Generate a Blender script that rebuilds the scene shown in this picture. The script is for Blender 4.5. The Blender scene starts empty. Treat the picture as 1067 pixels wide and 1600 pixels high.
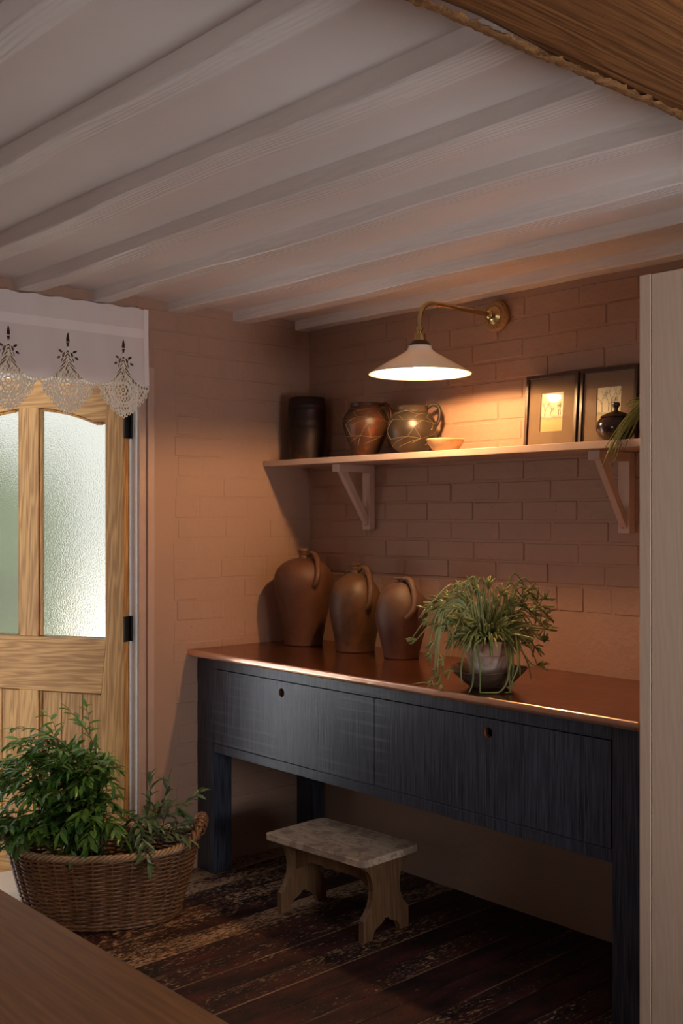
import bpy, math, random
from mathutils import Vector, Matrix
random.seed(7)
rnd = random.uniform
R = math.radians
scene = bpy.context.scene
COL = scene.collection

# ------------------------------------------------------------------ camera
cam_d = bpy.data.cameras.new('camera')
cam = bpy.data.objects.new('camera', cam_d); COL.objects.link(cam)
cam_d.sensor_fit = 'VERTICAL'; cam_d.sensor_height = 36.0
cam_d.lens = 1730.4 / 1600 * 36.0
cam_d.shift_y = 5.5 / 1600
cam_d.clip_start = 0.02
cam.location = (3.8156, -3.1764, 1.45)
cam.rotation_euler = (R(90), 0, R(48.559))
scene.camera = cam

# ------------------------------------------------------------------ light
scene.view_settings.view_transform = 'Standard'
scene.view_settings.look = 'None'
scene.view_settings.gamma = 1.0
scene.view_settings.use_curve_mapping = False
scene.view_settings.exposure = 0.0
SKY, LAMP, WIN_R, FILL_F = 1.7, 1450.0, 70.0, 4.5
world = bpy.data.worlds.new('world'); scene.world = world
world.use_nodes = True
wb = world.node_tree.nodes['Background']
wb.inputs[0].default_value = (0.93, 0.96, 1.0, 1); wb.inputs[1].default_value = SKY

sun_d = bpy.data.lights.new('sun', 'SUN'); sun_d.energy = 28.0; sun_d.angle = R(2.0); sun_d.color = (.96, .97, 1.0)
sun = bpy.data.objects.new('sun', sun_d); COL.objects.link(sun)
sun.rotation_euler = Vector((-.50, .25, -.83)).to_track_quat('-Z', 'Y').to_euler()

def area_light(name, loc, rot, sx, sy, power, color, portal=False):
    d = bpy.data.lights.new(name, 'AREA'); d.shape = 'RECTANGLE'
    d.size, d.size_y, d.energy, d.color = sx, sy, power, color
    o = bpy.data.objects.new(name, d); COL.objects.link(o)
    o.location = loc; o.rotation_euler = rot
    if portal: d.cycles.is_portal = True
    return o
# daylight in the three openings of the room: the door (portal for the sky) and two windows out of frame, the front one added as fill
area_light('doorway_portal', (-0.13, -1.27, 0.98), (0, R(-90), 0), 1.9, 0.76, 1, (1, 1, 1), True)
area_light('window_daylight_right', (5.32, -1.5, .90), (0, R(122), 0), 1.0, 1.1, WIN_R, (0.97, 0.97, 1.0))
area_light('front_fill_light', (2.7, -4.72, 1.4), (R(90), 0, 0), 1.1, 1.0, FILL_F, (1.0, 0.90, 0.80))  # unseen fill light, added to lift the room from behind the camera

# ------------------------------------------------------------------ mesh helpers
class MB:
    def __init__(s): s.v = []; s.f = []
    def add(s, vs, fs):
        n = len(s.v); s.v += [tuple(p) for p in vs]; s.f += [tuple(i + n for i in f) for f in fs]; return s
    def box(s, lo, hi, b=0.002, jit=0.0):
        """box with chamfered edges (44 triangles)"""
        lo = list(lo); hi = list(hi)
        b = min(b, *[(hi[i] - lo[i]) * .45 for i in range(3)])
        vs = []; idx = {}
        for cx in (0, 1):
            for cy in (0, 1):
                for cz in (0, 1):
                    c = (cx, cy, cz)
                    for ax in range(3):      # the vertex lying on the face whose normal is axis ax
                        p = []
                        for i in range(3):
                            q = hi[i] if c[i] else lo[i]
                            if i != ax: q += (-b if c[i] else b)
                            p.append(q + (rnd(-jit, jit) if jit else 0))
                        idx[(c, ax)] = len(vs); vs.append(p)
        fs = []
        def corner(ax, sgn, a, bb):
            c = [0, 0, 0]; c[ax] = sgn; o = [i for i in range(3) if i != ax]; c[o[0]] = a; c[o[1]] = bb; return tuple(c)
        for ax in range(3):
            for sg in (0, 1):
                q = [idx[(corner(ax, sg, a, bb), ax)] for a, bb in ((0, 0), (1, 0), (1, 1), (0, 1))]
                flip = (sg == 0) ^ (ax == 1)
                fs.append(q[::-1] if flip else q)
        for ax in range(3):                      # edges along ax
            o = [i for i in range(3) if i != ax]
            for a in (0, 1):
                for bb in (0, 1):
                    c0 = [0, 0, 0]; c0[o[0]] = a; c0[o[1]] = bb; c1 = c0[:]; c1[ax] = 1
                    c0, c1 = tuple(c0), tuple(c1)
                    fs.append([idx[(c0, o[0])], idx[(c0, o[1])], idx[(c1, o[1])], idx[(c1, o[0])]])
        for cx in (0, 1):
            for cy in (0, 1):
                for cz in (0, 1):
                    fs.append([idx[((cx, cy, cz), i)] for i in range(3)])
        return s.add(vs, fs)
    def lathe(s, prof, n=40, c=(0, 0, 0), squash=1.0):
        vs = []; fs = []
        for r, z in prof:
            for k in range(n):
                a = 2 * math.pi * k / n
                vs.append((c[0] + r * math.cos(a), c[1] + r * squash * math.sin(a), c[2] + z))
        for i in range(len(prof) - 1):
            for k in range(n):
                k2 = (k + 1) % n
                fs.append((i * n + k, i * n + k2, (i + 1) * n + k2, (i + 1) * n + k))
        if prof[0][0] > 1e-5: fs.append(tuple(range(n))[::-1])
        if prof[-1][0] > 1e-5: fs.append(tuple((len(prof) - 1) * n + k for k in range(n)))
        return s.add(vs, fs)
    def tube(s, pts, rad, n=6, closed=False, flat=1.0):
        pts = [Vector(p) for p in pts]; m = len(pts)
        if not hasattr(rad, '__len__'): rad = [rad] * m
        t = []
        for i in range(m):
            a = pts[i - 1] if (i or closed) else pts[0]
            b = pts[(i + 1) % m] if (i < m - 1 or closed) else pts[-1]
            d = (b - a); t.append(d.normalized() if d.length > 1e-9 else Vector((0, 0, 1)))
        up = Vector((0, 0, 1)) if abs(t[0].z) < .9 else Vector((1, 0, 0))
        u = (up - t[0] * up.dot(t[0])).normalized()
        vs = []; fs = []
        for i in range(m):
            u = (u - t[i] * u.dot(t[i]))
            u = u.normalized() if u.length > 1e-6 else t[i].orthogonal().normalized()
            w = t[i].cross(u)
            for k in range(n):
                a = 2 * math.pi * k / n
                vs.append(pts[i] + (u * math.cos(a) * flat + w * math.sin(a)) * rad[i])
        for i in range(m if closed else m - 1):
            j = (i + 1) % m
            for k in range(n):
                k2 = (k + 1) % n
                fs.append((i * n + k, i * n + k2, j * n + k2, j * n + k))
        if not closed:
            fs.append(tuple(range(n))[::-1]); fs.append(tuple((m - 1) * n + k for k in range(n)))
        return s.add(vs, fs)
    def prism(s, poly, axis, a, b):
        """polygon (2D, in the two axes other than axis) extruded from a to b"""
        n = len(poly); vs = []
        for q in (a, b):
            for p in poly:
                p3 = list(p); p3.insert(axis, q); vs.append(p3)
        fs = [tuple(range(n))[::-1], tuple(range(n, 2 * n))]
        fs += [(k, (k + 1) % n, n + (k + 1) % n, n + k) for k in range(n)]
        return s.add(vs, fs)
    def build(s, name, mat, parent=None, smooth=None, bevel=0.0, fix=True):
        me = bpy.data.meshes.new(name); me.from_pydata(s.v, [], s.f); me.update()
        if fix:
            import bmesh
            bm = bmesh.new(); bm.from_mesh(me); bmesh.ops.recalc_face_normals(bm, faces=bm.faces); bm.to_mesh(me); bm.free()
        if mat: me.materials.append(mat.m if isinstance(mat, Mat) else mat)
        if smooth:
            for p in me.polygons: p.use_smooth = True
            if smooth < 180: me.set_sharp_from_angle(angle=R(smooth))
        o = bpy.data.objects.new(name, me); COL.objects.link(o)
        if bevel:
            md = o.modifiers.new('bevel', 'BEVEL'); md.width = bevel; md.segments = 2; md.limit_method = 'ANGLE'; md.angle_limit = R(40)
        if parent: o.parent = parent
        return o

def tag(o, label=None, cat=None, group=None, kind=None):
    if label: o['label'] = label
    if cat: o['category'] = cat
    if group: o['group'] = group
    if kind: o['kind'] = kind
    return o
def thing(name, label, cat, loc=(0, 0, 0), rz=0.0, group=None, kind=None):
    o = bpy.data.objects.new(name, None); COL.objects.link(o)
    o.location = loc; o.rotation_euler = (0, 0, rz); o.empty_display_size = .05
    return tag(o, label, cat, group, kind)
def inst(src, name, parent, loc=(0, 0, 0), mat4=None):
    o = bpy.data.objects.new(name, src); COL.objects.link(o); o.parent = parent
    if mat4 is not None: o.matrix_local = mat4
    else: o.location = loc
    return o
def bez(p0, p1, p2, n=10):
    p0, p1, p2 = Vector(p0), Vector(p1), Vector(p2)
    return [(p0 * (1 - t) ** 2 + p1 * 2 * t * (1 - t) + p2 * t * t) for t in [i / n for i in range(n + 1)]]
def catmull(P, n=6):
    P = [Vector(p) for p in P]; Q = [P[0] * 2 - P[1]] + P + [P[-1] * 2 - P[-2]]; out = []
    for i in range(1, len(Q) - 2):
        a, b, c, d = Q[i - 1:i + 3]
        for k in range(n):
            t = k / n
            out.append(.5 * ((2 * b) + (c - a) * t + (2 * a - 5 * b + 4 * c - d) * t * t + (3 * b - a - 3 * c + d) * t ** 3))
    return out + [P[-1]]

# ------------------------------------------------------------------ materials
class Mat:
    def __init__(s, name):
        s.m = bpy.data.materials.new(name); s.m.use_nodes = True
        s.nt = s.m.node_tree; s.p = s.nt.nodes['Principled BSDF']; s.out = s.nt.nodes['Material Output']
    def n(s, typ, ins=None, **props):
        nd = s.nt.nodes.new('ShaderNode' + typ)
        for k, v in props.items(): setattr(nd, k, v)
        for k, v in (ins or {}).items(): s.set(nd.inputs[k], v)
        return nd
    def set(s, sock, v):
        if isinstance(v, bpy.types.NodeSocket): s.nt.links.new(v, sock)
        else:
            if hasattr(sock.default_value, '__len__') and len(sock.default_value) == 4 and len(v) == 3: v = (*v, 1)
            sock.default_value = v
    def bs(s, **k):
        for a, v in k.items(): s.set(s.p.inputs[a.replace('_', ' ')], v)
        return s
    def coord(s, kind='Object', scale=(1, 1, 1), rand=0.0):
        v = s.n('NewGeometry').outputs['Position'] if kind == 'World' else s.n('TexCoord').outputs[kind]
        if rand:
            r = s.n('ObjectInfo').outputs['Random']
            r3 = s.n('CombineXYZ', {0: s.math('MULTIPLY', r, rand), 1: s.math('MULTIPLY', r, rand * 1.7), 2: s.math('MULTIPLY', r, rand * 2.3)}).outputs[0]
            v = s.n('VectorMath', {0: v, 1: r3}, operation='ADD').outputs[0]
        return s.n('VectorMath', {0: v, 1: scale}, operation='MULTIPLY').outputs[0]
    def math(s, op, a, b=0.0, c=0.0):
        nd = s.n('Math', {0: a, 1: b, 2: c}, operation=op); return nd.outputs[0]
    def noise(s, vec, scale=5.0, detail=4.0, rough=.55, dist=0.0):
        return s.n('TexNoise', {'Vector': vec, 'Scale': scale, 'Detail': detail, 'Roughness': rough, 'Distortion': dist}).outputs['Fac']
    def ramp(s, fac, stops):
        nd = s.n('ValToRGB', {0: fac}); e = nd.color_ramp.elements
        while len(e) < len(stops): e.new(.5)
        for i, (p, c) in enumerate(stops):
            e[i].position = p; e[i].color = (c, c, c, 1) if not hasattr(c, '__len__') else (*c, 1)
        return nd.outputs[0]
    def mix(s, fac, a, b, mode='MIX'):
        nd = s.n('Mix', data_type='RGBA', blend_type=mode)
        s.set(nd.inputs[0], fac); s.set(nd.inputs[6], a); s.set(nd.inputs[7], b); return nd.outputs[2]
    def bump(s, h, strength=.3, dist=.01, normal=None):
        nd = s.n('Bump', {'Height': h, 'Strength': strength, 'Distance': dist})
        if normal is not None: s.set(nd.inputs['Normal'], normal)
        s.set(s.p.inputs['Normal'], nd.outputs[0]); return nd.outputs[0]

def wood(name, dark, light, axis, rough=.5, rand=3.0, scale=1.0, bump=.25, knots=0.0, contrast=1.0, spec=.4, bands=9.0):
    m = Mat(name)
    st = [1, 1, 1]; st[axis] = .09
    v = m.coord('Object', st, rand)
    warp = m.noise(v, 2.2 * scale, 2)
    rings = m.n('TexWave', {'Vector': v, 'Scale': bands * scale * 2.8, 'Distortion': 11.0, 'Detail': 2.0, 'Detail Scale': 1.2}, wave_type='BANDS',
                bands_direction='DIAGONAL').outputs['Fac']
    st2 = [1, 1, 1]; st2[axis] = .02
    fine = m.noise(m.coord('Object', st2, rand), 170 * scale, 3, .6)
    f = m.math('ADD', m.math('MULTIPLY', rings, .24), m.math('MULTIPLY', fine, .78))
    f = m.math('ADD', f, m.math('MULTIPLY', m.math('SUBTRACT', warp, .5), .7))
    c = m.ramp(f, [(.5 - .28 / contrast, dark), (.5 + .28 / contrast, light)])
    if knots:
        vk = m.coord('Object', [.35 if i == axis else 1 for i in range(3)], rand)
        k = m.n('TexVoronoi', {'Vector': vk, 'Scale': 6.0 * scale}).outputs['Distance']
        kf = m.ramp(k, [(.04, 1.0), (.15, 0.0)])
        c = m.mix(m.math('MULTIPLY', kf, knots), c, tuple(q * .28 for q in dark))
    m.bs(Base_Color=c, Roughness=rough, Specular_IOR_Level=spec)
    m.bump(f, bump, .004)
    return m

def paint_wall(name, col, bump_s=.5, grime=.12):
    m = Mat(name); v = m.coord('World')
    n1 = m.noise(v, 3.0, 5); n2 = m.noise(v, 45.0, 4, .6); n3 = m.noise(v, 14.0, 3)
    c = m.mix(m.math('MULTIPLY', n1, .6), tuple(q * (1 - grime) for q in col), tuple(min(1, q * (1 + grime)) for q in col))
    pit = m.n('TexVoronoi', {'Vector': v, 'Scale': 19.0}).outputs['Distance']
    pf = m.ramp(pit, [(.035, 1.0), (.07, 0.0)])
    pm = m.math('MULTIPLY', pf, m.ramp(m.noise(v, 4.0, 2), [(.55, 0.0), (.62, 1.0)]))
    m.bs(Base_Color=c, Roughness=.62, Specular_IOR_Level=.3)
    h = m.math('ADD', m.math('MULTIPLY', n2, .35), m.math('MULTIPLY', n3, 1.0))
    h = m.math('SUBTRACT', h, m.math('MULTIPLY', pm, .9))
    m.bump(h, bump_s, .012)
    return m

PINK = (0.375, 0.222, 0.155)
M_brick = paint_wall('painted brick', PINK, .55).m
M_plaster = paint_wall('painted plaster', PINK, .4).m
mm = Mat('painted ceiling'); v = mm.coord('World')
mm.bs(Base_Color=mm.mix(mm.noise(v, 2.5, 4), (.74, .65, .61), (.84, .76, .72)), Roughness=.5, Specular_IOR_Level=.35)
mm.bump(mm.noise(v, 20, 4), .25, .006); M_ceil = mm.m
mm = Mat('painted joist'); v = mm.coord('World', (.12, 1, 1))
g = mm.n('TexWave', {'Vector': v, 'Scale': 22.0, 'Distortion': 9.0, 'Detail': 2.0, 'Detail Scale': 1.0}, bands_direction='Y').outputs['Fac']
nz = mm.noise(mm.coord('World', (1, 1, 1)), 28, 4)
mm.bs(Base_Color=mm.mix(mm.noise(mm.coord('World'), 3, 4), (.74, .66, .62), (.84, .77, .73)), Roughness=.45, Specular_IOR_Level=.4)
mm.bump(mm.math('ADD', mm.math('MULTIPLY', g, .55), nz), .45, .006); M_joist = mm.m
def plain(name, col, rough=.5, metal=0.0, spec=.4, noise_amt=.15, nscale=12.0, bump=.1, bdist=.004):
    m = Mat(name); v = m.coord('Object', rand=2.0); n = m.noise(v, nscale, 5)
    c = m.mix(n, tuple(q * (1 - noise_amt) for q in col), tuple(min(1, q * (1 + noise_amt)) for q in col))
    m.bs(Base_Color=c, Roughness=rough, Metallic=metal, Specular_IOR_Level=spec)
    if bump: m.bump(m.noise(v, nscale * 6, 4), bump, bdist)
    return m
M_trim = plain('painted trim', (.43, .28, .22), .4, bump=.05).m
M_shelf = plain('painted shelf', (.50, .35, .28), .42, bump=.06).m
M_white = plain('white gloss paint', (.90, .88, .86), .3, bump=.03).m
M_iron = plain('black iron', (.012, .010, .010), .5, .3).m
M_pine = wood('stripped pine upright', (.30, .135, .035), (.57, .315, .11), 2, .42, knots=.9, bump=.15, contrast=1.5)
M_pine_h = wood('stripped pine crosswise', (.30, .135, .035), (.57, .315, .11), 0, .42, knots=.9, bump=.15, contrast=1.5)
M_oak = wood('oak table top', (.125, .050, .016), (.23, .098, .034), 0, .5, spec=.25, knots=.3, bump=.12, contrast=.8, scale=.8)
M_beam = wood('old oak beam', (.13, .048, .014), (.30, .122, .036), 1, .6, knots=.8, bump=.7, scale=.8, rand=0)
M_cab = wood('pale limed cabinet wood', (.57, .42, .305), (.69, .53, .40), 2, .5, bump=.12, contrast=.7, scale=1.3)
M_stool = wood('old pine stool legs', (.10, .046, .018), (.21, .108, .048), 2, .55, bump=.3, rand=1)
# scrubbed stool seat with dark paint marks
mm = wood('scrubbed stool seat', (.42, .29, .20), (.60, .46, .34), 0, .6, bump=.2, rand=0)
v = mm.coord('Object'); bc = mm.p.inputs['Base Color'].links[0].from_socket
s1 = mm.ramp(mm.noise(v, 15, 5, .6), [(.49, 0.0), (.60, 1.0)]); s2 = mm.ramp(mm.noise(v, 45, 3), [(.57, 0.0), (.63, 1.0)])
mm.bs(Base_Color=mm.mix(mm.math('MULTIPLY', mm.math('MAXIMUM', s1, s2), .6), bc, (.16, .10, .075))); M_seat = mm.m
# blue-black stained, saw-marked wood
mm = Mat('indigo stained sawn oak'); v = mm.coord('World')
saw = mm.noise(mm.coord('World', (1, 1, .035)), 210, 2, .6)
saw2 = mm.noise(mm.coord('World', (.02, 1, 1)), 150, 2, .6)
cath = mm.n('TexWave', {'Vector': mm.coord('World', (.42, 1, 2.6)), 'Scale': 3.2, 'Distortion': 5.5, 'Detail': 1.5, 'Detail Scale': .7}, bands_direction='Z').outputs['Fac']
cathm = mm.math('MULTIPLY', mm.ramp(cath, [(.72, 0.0), (1.0, 1.0)]), mm.ramp(mm.noise(v, 1.7, 2), [(.53, 0.0), (.66, 1.0)]))
cathm = mm.math('MULTIPLY', cathm, mm.ramp(mm.n('SeparateXYZ', {0: v}).outputs[2], [(.49, 0.0), (.56, 1.0)]))
f = mm.math('ADD', mm.math('MULTIPLY', saw, .95), mm.math('MULTIPLY', saw2, .05))
c = mm.ramp(f, [(.36, (.012, .014, .022)), (.66, (.060, .067, .094))])
c = mm.mix(mm.math('MULTIPLY', cathm, .6), c, (.15, .16, .20))
mm.bs(Base_Color=c, Roughness=.36, Specular_IOR_Level=.75, Specular_Tint=(.80, .88, 1.0))
mm.bump(mm.math('ADD', f, mm.math('MULTIPLY', cathm, .4)), .22, .003); M_blue = mm.m
# copper: brown patina on top, bright on the rubbed edge
def copper(name, a, b, rough):
    m = Mat(name); v = m.coord('World')
    n = m.noise(v, 7, 6, .62); n2 = m.noise(v, 34, 4)
    c = m.mix(m.ramp(n, [(.35, 0.0), (.68, 1.0)]), a, b)
    m.bs(Base_Color=c, Metallic=.9, Roughness=m.math('ADD', rough, m.math('MULTIPLY', n2, .14)))
    m.bump(n2, .05, .003); return m.m
M_copper = copper('patinated copper sheet', (.27, .092, .043), (.43, .155, .075), .14)
M_copper_edge = copper('rubbed copper edge', (.78, .46, .32), (.92, .64, .49), .16)
M_brass = plain('aged brass', (.56, .42, .19), .25, 1.0, noise_amt=.25, bump=.05).m
M_brass_dark = plain('dark bronze', (.10, .055, .03), .4, .8).m
mm = Mat('opal glass'); mm.bs(Base_Color=(.86, .80, .72), Roughness=.18, Specular_IOR_Level=.5)
tr = mm.n('BsdfTranslucent', {'Color': (.9, .82, .70, 1)}); mx = mm.n('MixShader', {0: .10, 1: mm.p.outputs[0], 2: tr.outputs[0]}); mm.nt.links.new(mx.outputs[0], mm.out.inputs[0])
M_opal = mm.m
mm = Mat('glowing bulb'); mm.bs(Base_Color=(1, .9, .7), Emission_Color=(1.0, .59, .26), Emission_Strength=LAMP); M_bulb = mm.m
def stoneware(name, cols, rough=.45, spec=.45, sc=6.0, bump=.25):
    m = Mat(name); v = m.coord('Object'); vz = m.coord('Object', (.25, .25, 1))
    n = m.noise(v, sc, 5, .6, .4); rings = m.noise(vz, 60, 3); sp = m.noise(v, 90, 2)
    c = m.ramp(n, [(.30, cols[0]), (.5, cols[1]), (.70, cols[2])])
    c = m.mix(m.ramp(sp, [(.66, 0.0), (.72, .6)]), c, tuple(q * .35 for q in cols[0]))
    m.bs(Base_Color=c, Roughness=rough, Specular_IOR_Level=spec); m.bump(m.math('ADD', rings, m.math('MULTIPLY', n, .6)), bump, .004)
    return m.m
M_jug = stoneware('brown stoneware', ((.055, .020, .011), (.095, .038, .021), (.125, .052, .029)), .5, .35)
M_jug2 = stoneware('mottled stoneware', ((.028, .014, .008), (.080, .037, .017), (.13, .060, .026)), .46, .35)
M_jug3 = stoneware('grey brown stoneware', ((.065, .033, .023), (.092, .047, .033), (.115, .060, .041)), .5, .35)
M_barrel = stoneware('dark ridged stoneware', ((.008, .005, .004), (.022, .009, .006), (.085, .026, .010)), .45, .25)
M_pot1 = stoneware('rust glazed pot', ((.014, .009, .006), (.050, .020, .010), (.20, .045, .014)), .38, .35, 9)
M_pot2 = stoneware('sooty green glazed pot', ((.010, .008, .006), (.024, .017, .011), (.065, .032, .016)), .36, .4, 8)
M_wire = plain('mending wire', (.42, .32, .20), .4, .8).m
M_bowl = stoneware('buff turned bowl', ((.42, .24, .11), (.52, .32, .16), (.58, .38, .21)), .6, .3, 20)
M_lidpot = plain('glossy dark brown glaze', (.030, .014, .012), .12, 0, .6, bump=.12).m
M_dish = stoneware('rough dark dish', ((.028, .018, .012), (.060, .036, .024), (.13, .085, .055)), .6, .4, 14, .7)
mm = Mat('limed terracotta'); v = mm.coord('Object')
gz = mm.n('SeparateXYZ', {0: v}).outputs[2]
w = mm.ramp(mm.math('ADD', mm.noise(v, 14, 5), mm.math('MULTIPLY', gz, -1.6)), [(.30, 0.0), (.50, 1.0)])
mm.bs(Base_Color=mm.mix(w, (.42, .24, .165), (.64, .53, .46)), Roughness=.8); mm.bump(mm.noise(v, 60, 3), .2, .003); M_terra = mm.m
M_soil = plain('dark soil', (.03, .018, .012), .95, nscale=60, bump=.8).m
def leafy(name, a, b, rough, sss=.0, trans=.25):
    m = Mat(name); v = m.coord('Object', rand=5.0); r = m.n('ObjectInfo').outputs['Random']
    c = m.mix(r, a, b); c = m.mix(m.math('MULTIPLY', m.noise(v, 25, 3), .5), c, tuple(q * .6 for q in a))
    m.bs(Base_Color=c, Roughness=rough, Specular_IOR_Level=.5)
    if trans:
        t = m.n('BsdfTranslucent', {'Color': c}); mx = m.n('MixShader', {0: trans, 1: m.p.outputs[0], 2: t.outputs[0]})
        m.nt.links.new(mx.outputs[0], m.out.inputs[0])
    return m.m
M_leaf = leafy('narrow green leaf', (.055, .15, .025), (.19, .38, .07), .26)
M_leaf2 = leafy('grey green leaf', (.09, .16, .06), (.20, .28, .13), .35)
M_twig = plain('brown twig', (.12, .075, .04), .7).m
M_cactus = leafy('succulent stem', (.17, .19, .045), (.46, .41, .14), .4, trans=0)
M_cactus2 = leafy('fresh succulent stem', (.13, .18, .045), (.35, .35, .11), .38, trans=0)
def wicker_m(name, a, b):
    m = Mat(name); v = m.coord('Object'); n = m.noise(v, 70, 4, .6); n2 = m.noise(v, 9, 3)
    m.bs(Base_Color=m.mix(m.ramp(m.math('ADD', m.math('MULTIPLY', n, .6), m.math('MULTIPLY', n2, .4)), [(.36, 0.0), (.64, 1.0)]), a, b), Roughness=.42, Specular_IOR_Level=.5)
    m.bump(n, .15, .002); return m.m
M_wick = wicker_m('brown willow', (.11, .042, .016), (.27, .125, .052))
M_wick2 = wicker_m('pale willow', (.30, .17, .085), (.48, .31, .17))
def cloth(name, col, tr):
    m = Mat(name); v = m.coord('Object')
    n = m.noise(m.coord('Object', (1, 1, .05)), 900, 1); n2 = m.noise(m.coord('Object', (1, .05, 1)), 900, 1)
    m.bs(Base_Color=col, Roughness=.85, Specular_IOR_Level=.2)
    m.bump(m.math('ADD', n, n2), .15, .001)
    t = m.n('BsdfTranslucent', {'Color': col}); mx = m.n('MixShader', {0: tr, 1: m.p.outputs[0], 2: t.outputs[0]})
    m.nt.links.new(mx.outputs[0], m.out.inputs[0]); return m.m
M_linen = cloth('white linen', (.76, .66, .63), .12)
M_lace = cloth('cream lace thread', (.92, .82, .68), .14)
M_linen2 = cloth('doubled white linen', (.86, .76, .73), .12)  # paler than the plain linen to paint in backlight through the layers
# frosted door glass
mm = Mat('reeded frosted glass'); v = mm.coord('Object')
mm.bs(Base_Color=(.56, .55, .48), Roughness=.22, Transmission_Weight=1.0, IOR=1.3)
mm.bump(mm.noise(v, 150, 2), .34, .004); M_frost = mm.m
# thin picture glass: mirror by Fresnel over clear
mm = Mat('picture glass')
fr = mm.n('Fresnel', {'IOR': 1.5}).outputs[0]
gl = mm.n('BsdfGlossy', {'Roughness': .03}); tr = mm.n('BsdfTransparent', {'Color': (.97, .97, .97)})
fr = mm.math('MULTIPLY', fr, mm.math('SUBTRACT', 1.0, mm.n('NewGeometry').outputs['Backfacing']))
mx = mm.n('MixShader', {0: fr, 1: tr.outputs[0], 2: gl.outputs[0]}); mm.nt.links.new(mx.outputs[0], mm.out.inputs[0]); M_pglass = mm.m
M_frame = wood('dark picture frame', (.022, .010, .007), (.07, .032, .018), 2, .3, bump=.1)
M_mat = plain('brown picture mount', (.20, .125, .070), .8, bump=0).m
mm = Mat('watercolour paper'); v = mm.coord('Object'); z = mm.n('SeparateXYZ', {0: v}).outputs[2]
zz = mm.math('ADD', z, mm.math('MULTIPLY', mm.math('SUBTRACT', mm.noise(v, 40, 4), .5), .02))
mm.bs(Base_Color=mm.ramp(mm.math('MULTIPLY_ADD', zz, 7.0, .5), [(.02, (.42, .34, .15)), (.30, (.52, .43, .20)), (.36, (.32, .33, .24)), (.42, (.66, .62, .46)), (1.0, (.74, .70, .54))]), Roughness=.9); M_print = mm.m
M_ink = plain('sepia ink', (.06, .045, .03), .9, bump=0).m
# worn painted floor
mm = Mat('worn painted boards'); v = mm.coord('Object', (1, .35, 1), 9.0); v1 = mm.coord('World')
fle = mm.noise(v, 105, 5, .72); big = mm.noise(mm.coord('Object', (1, .25, 1), 5.0), 5.0, 3)
rn = mm.n('ObjectInfo').outputs['Random']
wx = mm.n('SeparateXYZ', {0: v1}).outputs
# worn most near the door; wear fades rightward to paint in the shade
near = mm.ramp(wx[0], [(.10, 0.0), (1.2, 1.0)]); 
wear = mm.math('ADD', fle, mm.math('MULTIPLY', big, .55))
wear = mm.math('ADD', wear, mm.math('MULTIPLY', mm.math('SUBTRACT', rn, .5), .10))
wear = mm.math('ADD', wear, mm.math('MULTIPLY', mm.math('SUBTRACT', 1.0, near), .17))
wf = mm.ramp(wear, [(.885, 0.0), (.99, 1.0)])
ex = mm.math('ABSOLUTE', mm.n('SeparateXYZ', {0: mm.coord('Object')}).outputs[0])
edge = mm.math('MULTIPLY', mm.ramp(ex, [(.0505, 0.0), (.0535, 1.0)]), mm.ramp(mm.math('ADD', big, mm.math('MULTIPLY', mm.math('SUBTRACT', rn, .5), .4)), [(.52, 0.0), (.62, .8)]))
grain = mm.noise(mm.coord('Object', (1, .02, 1), 9.0), 190, 3)
bare = mm.ramp(grain, [(.3, (.30, .18, .10)), (.7, (.50, .33, .20))])
pnt = mm.ramp(mm.noise(v, 16, 4), [(.35, (.013, .008, .008)), (.55, (.042, .015, .013)), (.7, (.068, .017, .014))])
mm.bs(Base_Color=mm.mix(mm.math('MAXIMUM', wf, edge), pnt, bare), Roughness=mm.math('MULTIPLY_ADD', fle, .3, .42), Specular_IOR_Level=.22)
mm.bump(mm.math('ADD', fle, grain), .3, .004); M_floor = mm.m
M_stone = plain('pale stone step', (.52, .44, .36), .8, nscale=6, bump=.3).m
M_gravel = plain('pale gravel', (.52, .49, .44), .9, nscale=30, bump=.6, bdist=.02).m
M_hedge = plain('clipped hedge', (.095, .12, .065), .7, noise_amt=.6, nscale=14, bump=1.0, bdist=.05).m
M_render = plain('white outside render', (.78, .77, .74), .8).m
M_dark = plain('dark void', (.01, .008, .008), .9, bump=0).m

# ------------------------------------------------------------------ room shell
RX, RY = 5.0, -4.6           # room: x 0..5, y -4.6..0
CEIL = 2.312
DY0, DY1, DZ = -0.883, -1.66, 1.97
# floor with separate boards
floor = tag(MB().box((-.02, RY, -.06), (RX, .0, -.024), .001).build('floor', M_dark), 'dark worn painted floorboards of the room', kind='structure')
bm_ = MB().box((-.0545, -5.2, -.024), (.0545, .25, 0), .0022); proto = None
for k in range(48):
    x = .034 + k * .111
    if proto is None:
        proto = bm_.build('floorboard', M_floor, floor); o = proto
    else: o = inst(proto.data, 'floorboard', floor)
    ang = R(2.6)
    o.rotation_euler = (0, 0, ang); o.location = (x - .1, 0, rnd(-.0012, .0))
tag(MB().box((-.49, -1.75, -.09), (-.02, -.80, -.004), .006).build('doorstep', M_stone), 'pale stone step outside the door', kind='structure')

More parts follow.
